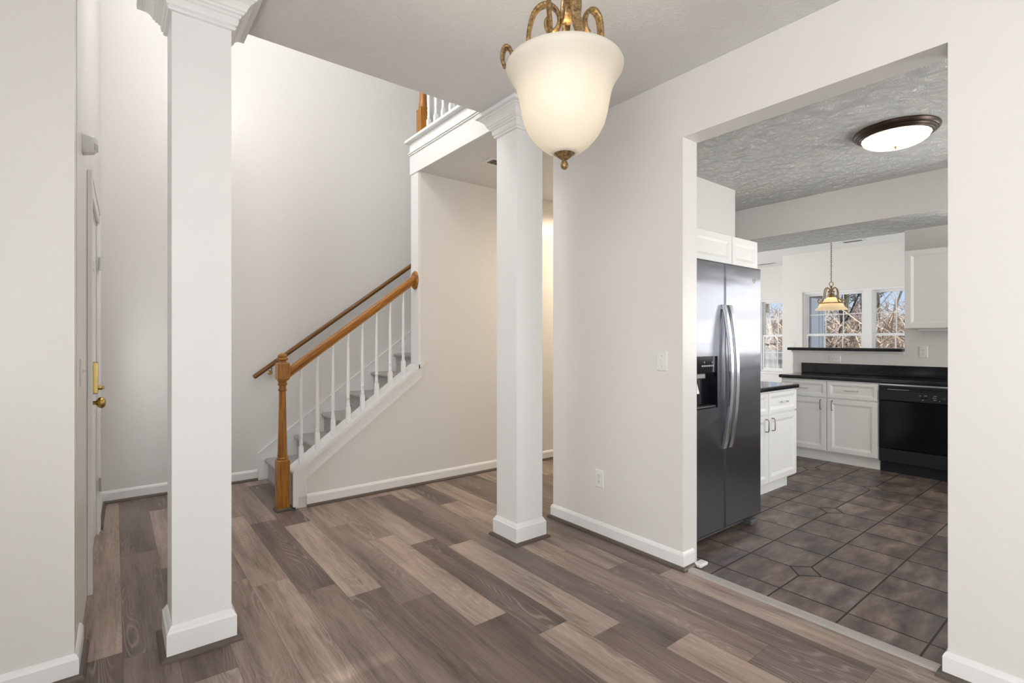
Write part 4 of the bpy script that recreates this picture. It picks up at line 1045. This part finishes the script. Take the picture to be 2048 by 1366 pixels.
def dh_window(idx, face, a, thick, units, z0, z1, cols=3, rows=2, sgn=1, glass_=True):
    """double hung window(s) in one opening. a=inner wall face; outward direction sgn"""
    r = empty('window_%d' % idx, (a, units[0][0], z0) if face == 'x' else (units[0][0], a, z0)); r['kind'] = 'structure'
    U0, U1 = units[0][0], units[-1][1]
    def B(bm, u0, u1, za, zb, d0, d1):
        if face == 'x': box(bm, a+sgn*d0, a+sgn*d1, u0, u1, za, zb)
        else: box(bm, u0, u1, a+sgn*d0, a+sgn*d1, za, zb)
    bm = BM(); fr = .034
    B(bm, U0, U0+fr, z0, z1, .03, thick); B(bm, U1-fr, U1, z0, z1, .03, thick); B(bm, U0+fr, U1-fr, z1-fr, z1, .03, thick); B(bm, U0+fr, U1-fr, z0, z0+fr, .03, thick)
    for (p, q), (p2, q2) in zip(units[:-1], units[1:]): B(bm, q-fr, p2+fr, z0+fr, z1-fr, .025, thick)
    B(bm, U0-.03, U1+.03, z0-.03, z0, -.03, .05)
    obj('window_frame', bm, TRIM, r)
    zm = (z0+z1)/2
    for u0, u1 in units:
        d = .055
        sash('lower_sash', r, face, a+sgn*d-(0 if sgn > 0 else .03), u0+fr, u1-fr, z0+fr, zm+.019, cols, rows)
        sash('upper_sash', r, face, a+sgn*(d+.035)-(0 if sgn > 0 else .03), u0+fr, u1-fr, zm-.019, z1-fr, cols, rows)
    return r
dh_window(1, 'x', XW, .15, [WIN_B, WIN_A], WZ0, WZ1)
dh_window(2, 'x', 10.5, .15, [(4.12, 5.05)], WZ0, WZ1)
def simple_window(idx, face, a0, a1, u0, u1, z0, z1, cols, rows):
    r = empty('window_%d' % idx, ((a0+a1)/2, u0, z0) if face == 'x' else (u0, (a0+a1)/2, z0)); r['kind'] = 'structure'
    def B(bm, p, q, za, zb, d0, d1):
        if face == 'x': box(bm, d0, d1, p, q, za, zb)
        else: box(bm, p, q, d0, d1, za, zb)
    m = (a0+a1)/2; bm = BM(); f = .05
    B(bm, u0, u0+f, z0, z1, m-.03, m+.03); B(bm, u1-f, u1, z0, z1, m-.03, m+.03); B(bm, u0+f, u1-f, z0, z0+f, m-.03, m+.03); B(bm, u0+f, u1-f, z1-f, z1, m-.03, m+.03)
    zm = (z0+z1)/2; B(bm, u0+f, u1-f, zm-.03, zm+.03, m-.02, m+.02); obj('window_frame', bm, TRIM, r)
    bm = BM()
    for i in range(1, cols): u = u0+(u1-u0)*i/cols; B(bm, u-.009, u+.009, z0+f, z1-f, m-.008, m+.008)
    for j in range(1, rows):
        z = z0+(z1-z0)*j/rows
        if abs(z-zm) > .05: B(bm, u0+f, u1-f, z-.009, z+.009, m-.008, m+.008)
    obj('muntins', bm, TRIM, r)
simple_window(3, 'y', YB-.14, YB, -.46, .06, .1, 2.6, 1, 4)
simple_window(4, 'x', XL-.14, XL, -1.45, -.05, .6, 2.3, 4, 4)
simple_window(5, 'x', XK, XK+.11, -.70, .45, 1.17, 2.1, 4, 4)
simple_window(6, 'y', -2.34, -2.2, 4.15, 5.65, .7, 2.3, 4, 4)
simple_window(7, 'y', .86, 1.0, 7.2, 8.8, .7, 2.3, 4, 4)  # unseen window added to go with the breakfast side fill
simple_window(8, 'y', 7.0, 7.14, 5.3, 8.7, .12, 2.2, 4, 1)  # unseen patio opening, sized for the family room fill
simple_window(10, 'x', -.235, -.095, 4.45, 4.79, .14, 2.06, 1, 3)
simple_window(9, 'x', -.25, -.11, 3.15, 4.55, 3.75, 5.1, 3, 2)

# ------------------------------------------------------------------ outdoors
GZ = -.75
bm = BM()
nx_, ny_ = 24, 30; V = []
for i in range(nx_+1):
    row = []
    for j in range(ny_+1):
        x = 10.7+(75-10.7)*(i/nx_)**1.3; y = -35+95*j/ny_
        z = GZ+max(0, x-20)*.085+(.5*mnoise.noise(Vector((x*.15, y*.15, 0))) if x > 21 else 0)
        row.append(bm.verts.new((x, y, z)))
    V.append(row)
for i in range(nx_):
    for j in range(ny_): bm.faces.new((V[i][j], V[i+1][j], V[i+1][j+1], V[i][j+1]))
struct('ground', bm, LEAFG)
# exterior of the bump-out: siding, corner board, side window trim
bm = BM()
for k in range(26):
    z = GZ+.13*k
    prism(bm, [(3.905, z), (3.925, z), (3.94, z+.13), (3.932, z+.13)], 'x', 9.50, 10.62)
struct('wall_siding', bm, SIDING)
bm = BM(); box(bm, 10.60, 10.69, 3.90, 3.945, GZ, 2.9); struct('trim_corner_board', bm, TRIM)
wt = empty('window_11', (10.2, 3.9, .8)); wt['kind'] = 'structure'
bm = BM()
for a in ((10.02, 10.09, .7, 2.06), (10.40, 10.50, .7, 2.06), (10.09, 10.40, 1.99, 2.06), (10.09, 10.40, .7, .78), (10.09, 10.40, 1.36, 1.41)): box(bm, a[0], a[1], 3.875, 3.905, a[2], a[3])
box(bm, 10.09, 10.40, 3.890, 3.905, .78, 1.99); obj('window_frame', bm, TRIM, wt)
# fence
fe = thing('wooden_fence', (17.0, 5, GZ), 'weathered grey privacy fence seen low through the narrow far window', 'fence')
bm = BM(); rf = random.Random(5); y = -8
while y < 20:
    box(bm, 17.0, 17.02, y, y+.138, GZ, GZ+1.72+rf.uniform(-.01, .01)); y += .145
obj('boards', bm, FENCE, fe)
bm = BM()
for z in (GZ+.3, GZ+1.4): box(bm, 16.95, 16.999, -8, 20, z, z+.09)
obj('cross_rails', bm, FENCE, fe)
# bare trees
def tree(x, y, h, r0, seed, label, mat=BARK, spread=.6, depth=5, name='bare_tree', lean=0.0):
    rd_ = random.Random(seed); gz = GZ+max(0, x-20)*.085-.1
    root = thing(name, (x, y, gz), label, 'tree', 'trees behind the fence')
    tb, bb = BM(), BM()
    def grow(p, d, L, r, lev):
        n = 4; pts = [p]; rr = [r]
        for k in range(n):
            d = (d+Vector((rd_.uniform(-1, 1), rd_.uniform(-1, 1), rd_.uniform(-.4, .7)))*.13).normalized()
            p = p+d*L/n; pts.append(p); rr.append(r*(1-.45*(k+1)/n))
        tube(tb if lev == 0 else bb, pts, rr, 7 if lev == 0 else (4 if lev < 3 else 3), False)
        if lev >= depth: return
        m = rd_.randint(3, 5) if lev else rd_.randint(6, 8)
        for q in range(m):
            i = rd_.randint(2, n) if lev else rd_.randint(1, n)
            a = rd_.uniform(0, 2*PI); side = Vector((math.cos(a), math.sin(a), rd_.uniform(.0, .7)))
            grow(pts[i], (d*(1-spread)+side*spread).normalized(), L*rd_.uniform(.28, .5), max(rr[i]*rd_.uniform(.3, .45), .006), lev+1)
    grow(Vector((x, y, gz)), Vector((lean, rd_.uniform(-.04, .04), 1)).normalized(), h, r0, 0)
    obj('trunk', tb, mat, root); obj('branches', bb, mat, root)
def at(px, X):
    l = (px-1024)/1010; a = math.radians(38.2)
    return X*(math.cos(a)-l*math.sin(a))/(math.sin(a)+l*math.cos(a))
TREES = [(1664, 22, 5.2, .17, 'thick ivy darkened tree trunk behind the small chain pendant', IVY), (1719, 24, 5.0, .07, 'slender bare tree crossing the middle of the breakfast window', BARK),
         (1758, 27, 6.0, .06, 'bare tree just past the breakfast window mullion', BARK), (1795, 26, 5.0, .06, 'forked bare tree at the wall edge of the breakfast window', BARK),
         (1540, 22, 7.0, .13, 'bare tree rising over the fence in the narrow far window', BARK), (1556, 27, 7, .09, 'second bare tree over the fence in the narrow far window', BARK),
         (1530, 30, 7, .1, 'bare tree beside the refrigerator edge in the narrow far window', BARK), (1690, 34, 6, .08, 'distant bare tree between the ivy trunk and the slender one', BARK),
         (1740, 38, 6, .08, 'distant bare tree beside the window mullion', BARK), (1775, 40, 6, .08, 'distant bare tree in the second breakfast window', BARK)]
for i, (px, X, h, r, lab, mt) in enumerate(TREES): tree(X, at(px, X), h, r, 40+i, lab, mt, depth=4)
# pine boughs at the upper corner of the second window
def pine(x, y, h, seed, label):
    rd_ = random.Random(seed); gz = GZ+max(0, x-20)*.085
    root = thing('pine_tree', (x, y, gz), label, 'tree')
    bm = BM(); tube(bm, [(x, y, gz), (x+.1, y, gz+h*.5), (x, y+.1, gz+h)], [.14, .10, .03], 7); obj('trunk', bm, BARK, root)
    bm = BM()
    for k in range(34):
        z = gz+h*rd_.uniform(.42, 1); a = rd_.uniform(0, 2*PI); L = rd_.uniform(.5, 1.5)*(1.25-(z-gz)/h); d = Vector((math.cos(a), math.sin(a), .25))
        p = Vector((x, y, z)); e = p+d*L
        tube(bm, [p, e], [.02, .006], 3, False)
        for q in range(22):
            c = p+d*L*rd_.uniform(.35, 1.05); n = Vector((rd_.uniform(-1, 1), rd_.uniform(-1, 1), rd_.uniform(-.3, 1))).normalized()*.16; s = n.cross(Vector((0, 0, 1))).normalized()*.02
            bm.faces.new([bm.verts.new(c-s), bm.verts.new(c+s), bm.verts.new(c+n)])
    obj('needles', bm, NEEDLE, root, recalc=False)
pine(30, at(1752, 30), 7.5, 3, 'green pine in the second breakfast window beside the mullion')
pine(36, at(1712, 36), 4.2, 4, 'low green pine behind the slender bare tree')
# undergrowth: dry brush that nobody could count
bm = BM(); rb_ = random.Random(9)
for k in range(24000):
    x = rb_.uniform(18.0, 36); y = rb_.uniform(x*.05+.5, x*.62); gz = GZ+max(0, x-20)*.085
    h = rb_.uniform(.5, 1.9)*(1.0+.7*mnoise.noise(Vector((x*.5, y*.5, 3)))); z0 = gz+rb_.random()*rb_.random()*3.0
    a = rb_.uniform(0, 2*PI); ln = Vector((rb_.uniform(-1.3, 1.3), rb_.uniform(-1.3, 1.3), rb_.uniform(.1, 1))).normalized(); wv = Vector((math.cos(a), math.sin(a), 0))*rb_.uniform(.012, .035)
    p = Vector((x, y, z0)); m_ = p+ln*h*.5+Vector((rb_.uniform(-.15, .15), rb_.uniform(-.15, .15), 0)); e = p+ln*h
    v = [bm.verts.new(q) for q in (p-wv, p+wv, m_+wv*.7, m_-wv*.7, e)]
    bm.faces.new((v[0], v[1], v[2], v[3])); bm.faces.new((v[3], v[2], v[4]))
br = obj('dry_undergrowth', bm, BRUSH, recalc=False); tag(br, 'brown winter brush filling the woods behind the fence', 'brush', kind='stuff')
